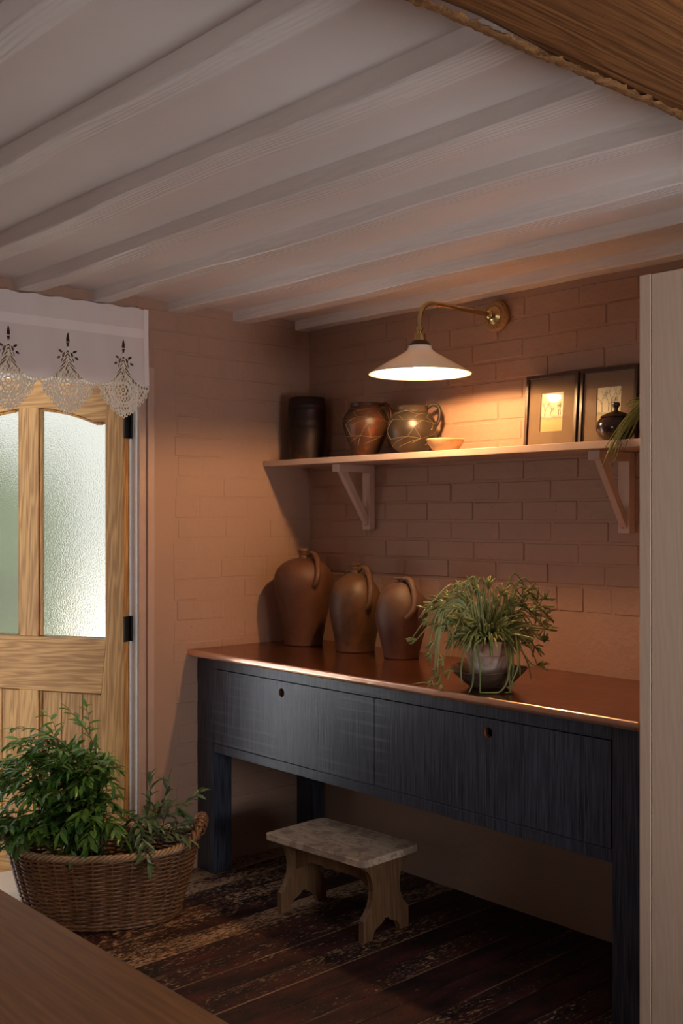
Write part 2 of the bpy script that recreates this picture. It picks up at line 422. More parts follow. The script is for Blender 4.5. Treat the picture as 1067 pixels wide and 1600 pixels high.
# ceiling boards and joists
ceil = tag(MB().box((-.1, RY, CEIL), (RX, .1, CEIL + .03), .001).build('ceiling', M_ceil), 'pale pink ceiling with shallow painted joists', kind='structure')
def joist_bm(yf, w):
    # slightly wavy, hand-cut profile along x
    mb = MB(); n = 26; vs = []; fs = []
    ph = rnd(0, 9)
    for i in range(n + 1):
        x = -.02 + (RX + .02) * i / n
        dz = .0035 * math.sin(i * .9 + ph) + rnd(-.002, .002); dy = .004 * math.sin(i * .7 + ph * 2) + rnd(-.002, .002)
        b = 2.268 + dz; c = .0035
        vs += [(x, yf + dy, CEIL + .002), (x, yf + dy, b + c), (x, yf + dy + c, b), (x, yf + w + dy - c * 2, b + .002), (x, yf + w + dy, b + c * 2), (x, yf + w + dy, CEIL + .002)]
    for i in range(n):
        for k in range(5): fs.append((i * 6 + k, (i + 1) * 6 + k, (i + 1) * 6 + k + 1, i * 6 + k + 1))
    fs.append(tuple(range(6))); fs.append(tuple(n * 6 + k for k in range(6)))
    return mb.add(vs, fs)
for yf, w in ((-4.31, .07), (-3.99, .07), (-3.66, .07), (-3.34, .07), (-3.01, .07), (-2.69, .075), (-2.375, .068), (-2.053, .072), (-1.722, .095), (-1.398, .085), (-1.086, .07), (-.742, .088), (-.416, .09), (-.085, .085)):
    joist_bm(yf, w).build('joist', M_joist, ceil, smooth=24)

# back wall
wall_back = tag(MB().box((-.12, 0, -.06), (RX, .12, CEIL), .001).build('wall_back', M_plaster), 'pink painted brick wall behind the shelf and sideboard', kind='structure')
def brick_meshes(lens, h, axis, gap, n):
    """prototype bricks: axis 0 lies on the back wall (front -y), axis 1 on the left wall (front +x)"""
    out = {}
    for L in lens:
        out[L] = []
        for k in range(n):
            d = .0036
            mb = MB()
            if axis == 0: mb.box((-L / 2 + gap, -d, -h / 2 + gap), (L / 2 - gap, .01, h / 2 - gap), .0048, .0007)
            else: mb.box((-.01, -L / 2 + gap, -h / 2 + gap), (d - .0018, L / 2 - gap, h / 2 - gap), .0048, .0006)
            me = bpy.data.meshes.new('brick'); me.from_pydata(mb.v, [], mb.f); me.update()
            import bmesh
            b = bmesh.new(); b.from_mesh(me); bmesh.ops.recalc_face_normals(b, faces=b.faces); b.to_mesh(me); b.free()
            me.materials.append(M_brick)
            for p in me.polygons: p.use_smooth = True
            me.set_sharp_from_angle(angle=R(25))
            out[L].append(me)
    return out
HB = .0748
pb = brick_meshes((.242, .121), HB, 0, .0022, 6)
ph_ = brick_meshes((.114,), .096, 0, .004, 5)
course0 = 1.429 - 3 * HB      # 1.205
for k in range(15):
    z = course0 + (k + .5) * HB
    if z + HB / 2 > CEIL - .005: break
    off = (.121 if k % 2 else 0.0) + rnd(-.01, .01) + (1.344 - .242 * 6)
    x = off - .242 + .121
    while x < 2.3:
        if x - .121 < -.01:
            if x + .121 > .06:
                o = inst(random.choice(pb[.121]), 'brick', wall_back, (max(x + .0605, .066), rnd(-.001, .0012), z)); o.rotation_euler = (0, rnd(-.006, .006), 0)
        else:
            o = inst(random.choice(pb[.242]), 'brick', wall_back, (x, rnd(-.0012, .0015), z + rnd(-.0015, .0015))); o.rotation_euler = (rnd(-.004, .004), rnd(-.008, .008), rnd(-.004, .004))
        x += .242
x = .07
while x < 2.2:              # a course of headers low on the wall, plaster below it
    o = inst(random.choice(ph_[.114]), 'brick', wall_back, (x, rnd(-.001, .002), course0 - .0485)); o.rotation_euler = (rnd(-.01, .01), rnd(-.015, .015), 0)
    x += .114

# left wall: split round the doorway
wl = MB()
wl.box((-.11, DY0 + .0, -.06), (0, .12, CEIL), .001)
wl.box((-.11, RY, -.06), (0, DY1, CEIL), .001)
wl.box((-.11, DY1, DZ), (0, DY0, CEIL), .001)
wall_left = tag(wl.build('wall_left', M_plaster), 'pink painted brick wall beside the pine door', kind='structure')
HL = .084
pl = brick_meshes((.236, .118), HL, 1, .0010, 6)
for k in range(28):
    z = .011 + (k + .5) * HL
    if z + HL / 2 > CEIL: break
    yend = -.812
    if z - HL / 2 > DZ + .074: yend = -1.9
    y = -(.118 if k % 2 else .0) - .118 + rnd(-.012, .012)
    if k % 2: inst(random.choice(pl[.118]), 'brick', wall_left, (rnd(-.0012, .0012), -.062, z))
    while y > yend:
        if y - .118 > yend - .002:
            o = inst(random.choice(pl[.236]), 'brick', wall_left, (rnd(-.0014, .0014), y, z + rnd(-.002, .002))); o.rotation_euler = (rnd(-.01, .01), rnd(-.004, .004), rnd(-.004, .004))
        elif y > yend - .002 + .0:
            o = inst(random.choice(pl[.118]), 'brick', wall_left, (rnd(-.0014, .0014), y + .059, z))
        y -= .236
# outside face of the house
tag(MB().box((-.13, DY0, -.3), (-.112, 3.2, 2.9), .001).box((-.13, -6, -.3), (-.112, DY1, 2.9), .001).box((-.13, DY1, DZ), (-.112, DY0, 2.9), .001)
    .build('trim_4', M_render), 'white outside face of the house wall', kind='structure')
# right and front walls with their windows (outside the frame; front window added for fill light)
W = MB(); y0, y1, z0, z1 = -2.05, -.95, .62, 1.95
W.box((RX, RY, -.06), (RX + .1, y0, CEIL), .001).box((RX, y1, -.06), (RX + .1, .12, CEIL), .001).box((RX, y0, -.06), (RX + .1, y1, z0), .001).box((RX, y0, z1), (RX + .1, y1, CEIL), .001)
tag(W.build('wall_right', M_plaster), 'pink plastered wall with a window to the right', kind='structure')
W = MB(); x0, x1 = 2.15, 3.25
W.box((-.1, RY - .1, -.06), (x0, RY, CEIL), .001).box((x1, RY - .1, -.06), (RX + .1, RY, CEIL), .001).box((x0, RY - .1, -.06), (x1, RY, .9), .001).box((x0, RY - .1, 1.9), (x1, RY, CEIL), .001)
tag(W.build('wall_front', M_plaster), 'pink plastered wall behind the viewer', kind='structure')
fr = MB()
for yy in (y0, (y0 + y1) / 2 - .02, y1 - .04): fr.box((RX + .02, yy, z0), (RX + .06, yy + .04, z1), .003)
for z in (z0, z1 - .04): fr.box((RX + .02, y0, z), (RX + .06, y1, z + .04), .003)
tag(fr.build('window_1', M_white), 'white framed window in the right wall', kind='structure')
fr = MB()
for xx in (x0, (x0 + x1) / 2 - .02, x1 - .04): fr.box((xx, RY - .06, .9), (xx + .04, RY - .02, 1.9), .003)
for z in (.9, 1.86): fr.box((x0, RY - .06, z), (x1, RY - .02, z + .04), .003)
tag(fr.build('fill_window', M_white), 'unseen white framed window added in the front wall for fill light', kind='structure')
# outside ground
tag(MB().box((-14, -10, -.3), (-.13, 9, -.07), .001).build('ground', M_gravel), 'pale gravel outside the door', kind='structure')

# old beam across the room
bmv = MB(); n = 34; vs = []; fs = []
for i in range(n + 1):
    y = RY + (0.0 - RY) * i / n
    w1 = 2.79 + .012 * math.sin(i * .8) + rnd(-.009, .009); ch = .012 + rnd(-.004, .004)
    vs += [(w1 - .004, y, 2.27), (w1 + .002, y, 2.12 + ch), (w1 + .03 + rnd(-.006, .006), y, 2.12 + rnd(-.001, .001)), (3.08, y, 2.12), (3.10, y, 2.14), (3.10, y, 2.27)]
for i in range(n):
    for k in range(6): fs.append((i * 6 + k, (i + 1) * 6 + k, (i + 1) * 6 + (k + 1) % 6, i * 6 + (k + 1) % 6))
fs += [tuple(range(6)), tuple(n * 6 + k for k in range(6))]
beam = tag(bmv.add(vs, fs).build('oak_beam', M_beam, smooth=35), 'rough brown oak beam running under the pale ceiling joists', 'beam')
M_bark = plain('rough waney edge', (.36, .175, .062), .85, noise_amt=.5, nscale=40, bump=.35, bdist=.01).m
wn = MB(); vs = []; fs = []; n = 260
for i in range(n + 1):
    y = RY + 2.4 + (0.0 - RY - 2.4) * i / n
    for k in range(6):
        vs.append((2.783 + .036 * k / 5 + rnd(-.003, .003), y, 2.1265 - .0105 * math.sin(k / 5 * math.pi / 2) ** .7 + rnd(-.0025, .0025)))
for i in range(n):
    for k in range(5): fs.append((i * 6 + k, (i + 1) * 6 + k, (i + 1) * 6 + k + 1, i * 6 + k + 1))
tag(wn.add(vs, fs).build('waney_edge', M_bark, beam, smooth=180), 'rough lighter bark side edge')

# ------------------------------------------------------------------ door, frame
trim = tag(MB().box((-.11, DY0 - .003, -.03), (0.0, DY0 + .0, DZ), .001).build('trim_1', M_white), 'painted door frame beside the pine door', kind='structure')
# stop, architrave mouldings
MB().box((-.075, DY0 - .012, -.0), (-.040, DY0 - .003, DZ), .002).build('door_stop', M_white, trim)
mb = MB()
for a, b, t in ((DY0 + .002, DY0 + .030, .012), (DY0 + .030, DY0 + .037, .007), (DY0 + .037, DY0 + .066, .017), (DY0 + .066, DY0 + .073, .011)):
    mb.box((0, a, 0), (t, b, DZ + .07), .002)
mb.build('architrave', M_trim, trim)
trim2 = tag(MB().box((-.11, DY1, -.03), (0, DY1 + .003, DZ), .001).build('trim_2', M_white), 'painted door frame on the far side of the doorway', kind='structure')
MB().box((0, DY1 - .073, 0), (.015, DY1 - .002, DZ + .07), .003).build('architrave', M_trim, trim2)
trim3 = tag(MB().box((-.11, DY1, DZ - .003), (0, DY0, DZ), .001).build('trim_3', M_white), 'painted head of the door frame above the pine door', kind='structure')
MB().box((0, DY1, DZ + .002), (.015, DY0, DZ + .073), .003).build('architrave', M_trim, trim3)

door = thing('door_1', 'stripped pine door standing open with arched frosted panes', None, (-.025, -.929, -.035), math.atan2(-.479, -.879), kind='structure')
DW, DH, TH = .885, 2.05, .045       # local: x from the hinge, y=0 the room face, z from the door's foot
ZR0, ZR1 = .775, .993               # lock rail
# hinge stile, narrower beside the glass
poly = [(0, 0), (.104, 0), (.104, ZR0), (.081, ZR1), (.081, DH), (0, DH)]
MB().prism(poly, 1, -TH, 0).build('stile', M_pine.m, door, bevel=.002)
poly = [(DW, 0), (DW - .104, 0), (DW - .104, ZR0), (DW - .081, ZR1), (DW - .081, DH), (DW, DH)]
MB().prism(poly, 1, -TH, 0).build('stile', M_pine.m, door, bevel=.002)
MB().prism([(.104, ZR0), (DW - .104, ZR0), (DW - .0815, ZR1), (.0815, ZR1)], 1, -TH, -.0005).build('lock_rail', M_pine_h.m, door, bevel=.002)
MB().box((.104, -TH, 0), (DW - .104, -.0005, .215), .002).build('bottom_rail', M_pine_h.m, door)
MC0, MC1 = .400, .493
MB().box((MC0, -TH, ZR1), (MC1, -.0008, 1.93), .002).build('muntin', M_pine.m, door)
MB().box((MC0, -TH, .215), (MC1, -.0008, ZR0), .002).build('muntin', M_pine.m, door)
# top rail with one arch over both panes
def arch(x):
    c = (MC0 + MC1) / 2; u = abs(x - c) / (c - .15)
    return 1.866 + .058 * (1 - min(1, u) ** 2) if u <= 1 else 1.858
pts = [(.081, DH), (.081, 1.858), (.149, 1.858)]
xs = [.15 + (DW - .30) * i / 28 for i in range(29)]
pts += [(x, arch(x)) for x in xs] + [(DW - .149, 1.858), (DW - .081, 1.858), (DW - .081, DH)]
MB().prism(pts, 1, -TH, -.0006).build('top_rail', M_pine_h.m, door, bevel=.0015)
def pane_poly(a, b, g):
    xs = [a + (b - a) * i / 14 for i in range(15)]
    return [(a, ZR1 + g), (b, ZR1 + g)] + [(x, arch(x) - g) for x in xs[::-1]]
for a, b in ((.081, MC0), (MC1, DW - .081)):
    MB().prism(pane_poly(a - .004, b + .004, -.004), 1, -.026, -.020).build('glass_pane', M_frost, door)
    q = pane_poly(a + .005, b - .005, .005); q3 = [(x, -.013, z) for x, z in q]
    MB().tube(q3, .0075, 4, closed=True).build('glazing_bead', M_pine.m, door)
# tongue and groove boards in the lower panels
for a, b in ((.104, MC0), (MC1, DW - .104)):
    w = (b - a) / 3
    for k in range(3):
        MB().box((a + k * w + .0012, -.034, .21), (a + (k + 1) * w - .0012, -.018, ZR0 + .005), .003).build('panel_board', M_pine.m, door)
    q3 = [(a + .004, -.012, .219), (b - .004, -.012, .219), (b - .004, -.012, ZR0 - .004), (a + .004, -.012, ZR0 - .004)]
    MB().tube(q3, .006, 4, closed=True).build('panel_moulding', M_pine.m, door)
for zc in (1.84, 1.036, .15):
    h = MB().box((-.004, -.044, zc - .05), (.003, .001, zc + .05), .001)
    h.tube([(-.007, -.044, zc - .05), (-.007, -.044, zc + .05)], .007, 10)
    h.box((-.014, -.052, zc - .05), (-.011, -.03, zc + .05), .001)
    hi = h.build('hinge', M_iron, door)
# knob on the free stile (outside the frame)
kb = MB().lathe([(.0, 0), (.022, 0), (.022, .004), (.009, .008), (.009, .03), (.024, .042), (.026, .055), (.016, .066), (0, .068)], 24)
ko = kb.build('door_knob', M_brass, door, smooth=60); ko.rotation_euler = (R(-90), 0, 0); ko.location = (DW - .05, 0, .9); ko.rotation_euler = (R(-90), 0, 0)

# ------------------------------------------------------------------ lace blind
import numpy as np
BY0, BY1, BZ1 = -.852, -1.79, 2.262
CENT = [-.962, -1.201, -1.437, -1.673]; PER = .2375
def fab_edge(d):      # lowest z of the plain linen at |distance| d from a motif centre
    return np.interp(d, [0, .006, .013, .022, .034, .05, .075, .10, .119], [2.085, 2.07, 2.045, 2.022, 2.0, 1.978, 1.962, 1.957, 1.962])
def lace_edge(d):
    return np.interp(d, [0, .02, .05, .08, .10, .113, .119], [1.842, 1.850, 1.872, 1.905, 1.930, 1.946, 1.950])
def lace_mask(Y, Z):
    d0 = np.min(np.abs(Y[..., None] - np.array(CENT)), -1); k = np.argmin(np.abs(Y[..., None] - np.array(CENT)), -1)
    du = Y - np.array(CENT)[k]; d = np.minimum(d0, .119)
    fe, le = fab_edge(d), lace_edge(d)
    fabric = Z > fe
    # cut spire and leaf eyelets in the linen
    hole = (np.abs(du) < .0062 * np.clip(1 - ((Z - 2.105) / .032) ** 2, 0, 1)) & (np.abs(Z - 2.100) > .002)
    for cx, cz, rx, rz, an in ((.014, 2.052, .006, .010, .5), (.027, 2.064, .009, .0045, .5), (.035, 2.040, .008, .0045, -.5), (.015, 2.030, .0085, .0105, .0)):
        for s in (-1, 1):
            x = du * s - cx; z = Z - cz; xr = x * math.cos(an) + z * math.sin(an); zr = -x * math.sin(an) + z * math.cos(an)
            hole |= (xr / rx) ** 2 + (zr / rz) ** 2 < 1
    fabric &= ~hole
    # bridges and braids inside the opening
    slope = 1.0 / np.sqrt(1 + (np.gradient(np.interp(np.linspace(0, .119, 120), np.linspace(0, .119, 120), fab_edge(np.linspace(0, .119, 120))), .001)[np.clip((d / .001).astype(int), 0, 119)]) ** 2)
    s = (fe - Z) * slope
    inl = (Z <= fe) & (Z > le)
    r = np.hypot(du, Z - 1.938); ang = np.arctan2(Z - 1.938, du)
    t = d + .55 * np.maximum(0, 2.0 - Z) * 0 + np.where(d < .035, Z, 0)
    sol = (s < .0035) | ((s > .0135) & (s < .0185)) | ((s > .0225) & (s < .0245))
    sol |= (s < .014) & (((t / .0115) % 1) < .34)
    lat = ((((du + .5 * (Z - 1.84)) / .0135) % 1) < .26) | ((((du - .5 * (Z - 1.84)) / .0135) % 1) < .26)
    sol |= (s >= .014) & lat
    ros = (np.abs(r - .0125) < .0032) | (r < .004) | (np.abs(r - .027) < .0030) | ((r < .027) & (r > .012) & (np.abs(((ang / (2 * math.pi) * 8) % 1) - .5) < .17))
    sol = np.where(r < .030, ros, sol)
    for sx in (-1, 1):
        r2 = np.hypot(du - sx * .052, Z - 1.934); sol = np.where(r2 < .0135, np.abs(r2 - .0105) < .0028, sol)
    arc = np.abs(r - .050) < .0035; arc2 = np.abs(r - .064) < .0028
    sol |= ((arc | arc2) & (Z < 1.945))
    ru = (r - .050) / .014
    sol |= (ru > 0) & (ru < 1) & (Z < 1.95) & (((ang * .057 / .0085) % 1) < .35)
    le_d = Z - le
    sol |= (le_d < .004) | ((le_d > .011) & (le_d < .0145))
    sol |= (le_d < .013) & (((du / .0095) % 1) < .42)
    lace = inl & sol
    # picot loops below the edge
    pk = np.round(du / .0135) * .0135; pz = lace_edge(np.minimum(np.abs(pk), .119)) - .004
    rp = np.hypot((du - pk) * 1.25, (Z - pz) * .75)
    lace |= (Z <= le + .002) & (rp < .0078) & (rp > .0040) & (np.abs(pk) < .108)
    return fabric, lace
ST = .0016
ny = int((BY0 - BY1) / ST); nz = int((2.136 - 1.826) / ST)
Yc = BY0 - (np.arange(ny) + .5) * ST; Zc = 1.826 + (np.arange(nz) + .5) * ST
GY, GZ = np.meshgrid(Yc, Zc, indexing='ij')
fab, lac = lace_mask(GY, GZ)
def grid_mesh(mask, name, mat, parent, off, amp, thick):
    ii, jj = np.nonzero(mask)
    vid = -np.ones((ny + 1, nz + 1), int)
    corners = np.stack([np.stack([ii, jj], 1), np.stack([ii + 1, jj], 1), np.stack([ii + 1, jj + 1], 1), np.stack([ii, jj + 1], 1)], 1)
    flat = corners.reshape(-1, 2); key = flat[:, 0] * (nz + 1) + flat[:, 1]
    u, inv = np.unique(key, return_inverse=True)
    gi, gj = u // (nz + 1), u % (nz + 1)
    y = BY0 - gi * ST; z = 1.826 + gj * ST
    rs = np.random.RandomState(3)
    x = off + .004 * np.sin(y * 21) * np.clip((2.2 - z) / .3, 0, 1) + .003 * np.sin(y * 47 + z * 9) + amp * rs.rand(len(u))
    y = y + (rs.rand(len(u)) - .5) * amp * .5; z = z + (rs.rand(len(u)) - .5) * amp * .5
    me = bpy.data.meshes.new(name); me.from_pydata(np.stack([x, y, z], 1).tolist(), [], inv.reshape(-1, 4).tolist()); me.update()
    me.materials.append(mat)
    for p in me.polygons: p.use_smooth = True
    o = bpy.data.objects.new(name, me); COL.objects.link(o); o.parent = parent
    if thick:
        md = o.modifiers.new('thickness', 'SOLIDIFY'); md.thickness = thick; md.offset = 0
    return o
blind = thing('lace_blind', 'white linen blind with scalloped lace edge above the pine door', 'blind', (0, 0, 0))
grid_mesh(lac & ~fab, 'lace_trim', M_lace, blind, .030, .0016, .0016)
grid_mesh(fab, 'linen_hem', M_linen, blind, .030, .0, .0)
def cloth_strip(za, zb, x0, name, ya=BY0, yb=BY1, fn=None, mat=M_linen):
    mb = MB(); n = 90; m = 8; vs = []; fs = []
    for i in range(n + 1):
        for j in range(m + 1):
            y = ya + (yb - ya) * i / n; z = za + (zb - za) * j / m
            x = x0 + .004 * math.sin(y * 21) * max(0, min(1, (2.2 - z) / .3)) + .003 * math.sin(y * 47 + z * 9)
            if fn: x += fn(y, z)
            vs.append((x, y, z + (0.0025 * math.sin(y * 60) if j == m and zb > 2.2 else 0)))
    for i in range(n):
        for j in range(m): fs.append((i * (m + 1) + j, (i + 1) * (m + 1) + j, (i + 1) * (m + 1) + j + 1, i * (m + 1) + j + 1))
    return mb.add(vs, fs).build(name, mat, blind, smooth=180, fix=False)
cloth_strip(2.134, BZ1, .030, 'linen_panel')
cloth_strip(2.146, 2.182, .0322, 'tuck_band', mat=M_linen2)
mb = MB(); vs = []; fs = []
for i in range(41):
    z = 1.962 + (BZ1 - 1.962) * i / 40
    for y in (BY0, BY0 - .022):
        vs.append((.0325 + .004 * math.sin(y * 21) * max(0, min(1, (2.2 - z) / .3)) + .003 * math.sin(y * 47 + z * 9), y, z))
for i in range(40): fs.append((2 * i, 2 * i + 1, 2 * i + 3, 2 * i + 2))
mb.add(vs, fs).build('side_hem', M_linen2, blind, fix=False)
MB().box((.002, BY1, BZ1 - .03), (.024, BY0, BZ1 - .004), .002).build('batten', M_trim, blind)

# ------------------------------------------------------------------ sideboard with copper top
XR = 2.138
side = thing('sideboard', 'long indigo stained sideboard table with copper clad top and two drawers', 'table', (0, 0, 0))
top = MB().box((.004, -.648, .8785), (XR, -.006, .9035), .004).build('worktop', M_copper, side)
tag(top, 'patinated copper sheet top')
# rubbed front edge: rounded nosing of the same sheet
pts = [(.003, .0, 0)]
nose = MB(); prof = [(-.646, .9036), (-.650, .9022), (-.6525, .899), (-.6530, .889), (-.6525, .881), (-.649, .8778), (-.644, .8775)]
vs = []; fs = []
NX = 60
for i in range(NX + 1):
    x = .003 + (XR - .003) * i / NX
    w = rnd(-.0006, .0006)
    for (y, z) in prof: vs.append((x, y + w, z + w * .5))
for i in range(NX):
    for k in range(6): fs.append((i * 7 + k, (i + 1) * 7 + k, (i + 1) * 7 + k + 1, i * 7 + k + 1))
fs.append(tuple(range(7))[::-1]); fs.append(tuple(NX * 7 + k for k in range(7)))
tag(nose.add(vs, fs).build('front_edge', M_copper_edge, side, smooth=70), 'bright rubbed copper edge')
FY, BYK = -.6015, -.015
LW, LD = .115, .09
for x0_ in (.004, XR - LW):
    for ya, yb in ((FY, FY + LD), (BYK - .06, BYK)):
        MB().box((x0_, ya, 0), (x0_ + LW, yb, .8785), .002).build('leg', M_blue, side)
AZ0, AZ1 = .494, .8785
DZ0, DZ1, DXA, DXM, DXB = .5325, .829, .063, 1.068, 2.089
MB().box((.119, FY, DZ1 + .003), (XR - LW, FY + .022, AZ1), .0008).build('top_rail', M_blue, side)
MB().box((.119, FY, AZ0), (XR - LW, FY + .03, DZ0 - .003), .0012).build('bottom_rail', M_blue, side)
MB().box((DXM - .01, FY + .012, DZ0), (DXM + .01, FY + .03, DZ1), .001).build('drawer_divider', M_blue, side)
MB().box((.08, FY + LD, AZ0), (.10, BYK - .06, AZ1), .001).build('side_rail', M_blue, side)
MB().box((XR - .10, FY + LD, AZ0), (XR - .08, BYK - .06, AZ1), .001).build('side_rail', M_blue, side)
MB().box((.119, BYK - .03, AZ0), (XR - LW, BYK - .01, AZ1), .001).build('back_rail', M_blue, side)
# drawers, fronts flush with the frame; finger holes drilled through
def drawer(xa, xb, hx):
    mb = MB(); hz = .787; hr = .0165; n = 28
    y0_, y1_ = FY - .0008, FY + .019
    # front plate as a ring of quads around the hole
    ring = [(hx + hr * math.cos(2 * math.pi * k / n), hz + hr * math.sin(2 * math.pi * k / n)) for k in range(n)]
    def outer(k):
        a = 2 * math.pi * k / n; s = .036; c_, s_ = math.cos(a), math.sin(a); m_ = max(abs(c_), abs(s_)); return (hx + s * c_ / m_, hz + s * s_ / m_)
    o2 = [outer(k) for k in range(n)]
    for yy in (y0_, y1_):
        vs = [(x, yy, z) for x, z in ring + o2]; mb.add(vs, [(k, (k + 1) % n, n + (k + 1) % n, n + k) for k in range(n)])
        s = .036
        X = [xa, hx - s, hx + s, xb]; Z = [DZ0, hz - s, hz + s, DZ1]
        for i in range(3):
            for j in range(3):
                if i == 1 and j == 1: continue
                mb.add([(X[i], yy, Z[j]), (X[i + 1], yy, Z[j]), (X[i + 1], yy, Z[j + 1]), (X[i], yy, Z[j + 1])], [(0, 1, 2, 3)])
    for (a, b, c_, d) in ((xa, DZ0, xb, DZ0), (xb, DZ0, xb, DZ1), (xb, DZ1, xa, DZ1), (xa, DZ1, xa, DZ0)):
        mb.add([(a, y0_, b), (c_, y0_, d), (c_, y1_, d), (a, y1_, b)], [(0, 1, 2, 3)])
    return mb, ring, y0_, y1_
def make_drawer(xa, xb, hx):
    mb, ring, y0_, y1_ = drawer(xa, xb, hx)
    import bmesh
    d = mb.build('drawer', M_blue, side)
    bm = bmesh.new(); bm.from_mesh(d.data); bmesh.ops.remove_doubles(bm, verts=bm.verts, dist=1e-5); bmesh.ops.recalc_face_normals(bm, faces=bm.faces); bm.to_mesh(d.data); bm.free()
    n = len(ring)
    hb = MB().add([(x, y, z) for y in (y0_, y1_) for x, z in ring], [(k, (k + 1) % n, n + (k + 1) % n, n + k) for k in range(n)])
    fh = hb.build('finger_hole', M_wick, d, smooth=60); tag(fh, 'bare wood lining of the finger hole')
    MB().box((xa + .03, FY + .10, DZ0 + .01), (xb - .03, FY + .112, DZ1 - .01), .001).box((xa + .02, FY + .02, DZ0), (xb - .02, BYK - .05, DZ0 + .008), .001).build('drawer_box', M_dark, d)
make_drawer(.122, DXM - .0020, .561)
make_drawer(DXM + .0020, XR - LW - .003 if XR - LW < DXB else DXB, 1.577)

# ------------------------------------------------------------------ tall cabinet on the right
cab = thing('tall_cabinet', 'tall pale limed wood cabinet standing at the right end of the sideboard', 'cabinet', (2.15, -.66, 0))
CW = .62
cb = MB().box((0, .004, 0), (.018, .64, 2.081), .001).box((CW - .018, .004, 0), (CW, .64, 2.081), .001).box((.018, .02, 2.06), (CW - .018, .64, 2.081), .001).box((.018, .625, 0), (CW - .018, .64, 2.06), .001).box((.018, .02, 0), (CW - .018, .625, .08), .001)
cb.build('carcass', M_cab.m, cab)
MB().box((0, -.0, 0), (.0345, .0215, 2.081), .0012).build('stile', M_cab.m, cab)
MB().box((CW - .0345, -.0, 0), (CW, .0215, 2.081), .0012).build('stile', M_cab.m, cab)
dr = MB().box((.0370, .0, .085), (CW - .037, .021, 2.0795), .0012).build('door', M_cab.m, cab)
MB().box((.0345, .004, 0), (CW - .0345, .02, .082), .001).build('plinth', M_cab.m, cab)
kn = MB().lathe([(0, 0), (.008, 0), (.007, .012), (.014, .02), (.012, .028), (0, .03)], 20).build('knob', M_brass, dr, smooth=50)
kn.rotation_euler = (R(90), 0, 0); kn.location = (CW - .07, 0, 1.05)

# ------------------------------------------------------------------ wall shelf
shelf = thing('wall_shelf', 'long pale pink shelf on brackets along the brick wall', 'shelf', (0, 0, 1.661))
MB().box((.004, -.26, 0), (2.145, -.006, .0245), .0018).build('board', M_shelf, shelf)
for bx in (.392, 1.655):
    b = MB().box((bx, -.205, -.032), (bx + .045, -.038, -.0005), .0015).build('bracket', M_shelf, shelf)
    MB().box((bx, -.038, -.27), (bx + .045, -.006, -.0005), .0015).build('post', M_shelf, b)
    MB().prism([(-.185, -.032), (-.150, -.032), (-.038, -.212), (-.038, -.255)], 0, bx + .010, bx + .035).build('brace', M_shelf, b, bevel=.001)
    MB().lathe([(0, 0), (.005, 0), (.0045, .002), (0, .003)], 12).build('screw', M_brass_dark, b).matrix_local = Matrix.Translation((bx + .022, -.038, -.25)) @ Matrix.Rotation(R(90), 4, 'X')

# ------------------------------------------------------------------ wall lamp
lamp = thing('wall_lamp', 'brass swan neck wall lamp with white opal coolie shade, lit', 'lamp', (1.106, 0, 0))
def oriented(mb, name, mat, parent, loc, rx, smooth=50):
    o = mb.build(name, mat, parent, smooth=smooth); o.matrix_local = Matrix.Translation(loc) @ Matrix.Rotation(rx, 4, 'X'); return o
M_patt = wood('turned oak pattress', (.22, .11, .04), (.42, .24, .10), 2, .4, rand=0)
oriented(MB().lathe([(.058, 0), (.060, .004), (.060, .012), (.056, .016), (.053, .017), (.050, .022), (.0, .023)], 48), 'pattress', M_patt.m, lamp, (0, -.006, 2.193), R(90))
oriented(MB().lathe([(.033, 0), (.034, .003), (.030, .006), (.027, .007), (.022, .012), (.015, .014), (.012, .022), (.016, .024), (.016, .030), (.010, .034), (0, .034)], 40), 'wall_rose', M_brass, lamp, (0, -.029, 2.193), R(90))
arm = [(0, -.06, 2.193), (0, -.12, 2.195), (0, -.20, 2.196), (0, -.28, 2.197), (0, -.34, 2.196)]
arm += [(0, -.355 - .065 * math.sin(a), 2.131 + .065 * math.cos(a)) for a in [R(q) for q in range(5, 91, 9)]] + [(0, -.42, 2.115), (0, -.42, 2.10)]
MB().tube(arm, .0085, 14).build('arm', M_brass, lamp, smooth=60)
LX, LY = 0, -.42
MB().lathe([(0, 2.108), (.011, 2.108), (.013, 2.100), (.013, 2.094), (.009, 2.090), (.012, 2.086), (.019, 2.083), (.020, 2.076), (.020, 2.060), (.022, 2.056), (.020, 2.02), (.019, 2.000), (0, 1.999)], 32, (LX, LY, 0)).build('lamp_holder', M_brass, lamp, smooth=40)
MB().lathe([(.0, 2.058), (.026, 2.058), (.034, 2.050), (.038, 2.042), (.037, 2.036), (.0, 2.036)], 32, (LX, LY, 0)).build('gallery', M_brass_dark, lamp, smooth=40)
shp = [(.030, 2.040), (.040, 2.040), (.0415, 2.034), (.043, 2.028), (.050, 2.021), (.060, 2.014), (.10, 1.991), (.14, 1.968), (.172, 1.9485), (.1795, 1.9435), (.1785, 1.9415), (.171, 1.944), (.14, 1.9625), (.10, 1.985), (.06, 2.0085), (.045, 2.018), (.03, 2.022)]
MB().lathe(shp, 72, (LX, LY, 0)).build('shade', M_opal, lamp, smooth=60)
MB().lathe([(0, 1.956), (.012, 1.958), (.022, 1.966), (.027, 1.976), (.025, 1.986), (.017, 1.996), (.014, 2.000), (0, 2.001)], 24, (LX, LY, 0)).build('bulb', M_bulb, lamp, smooth=60)

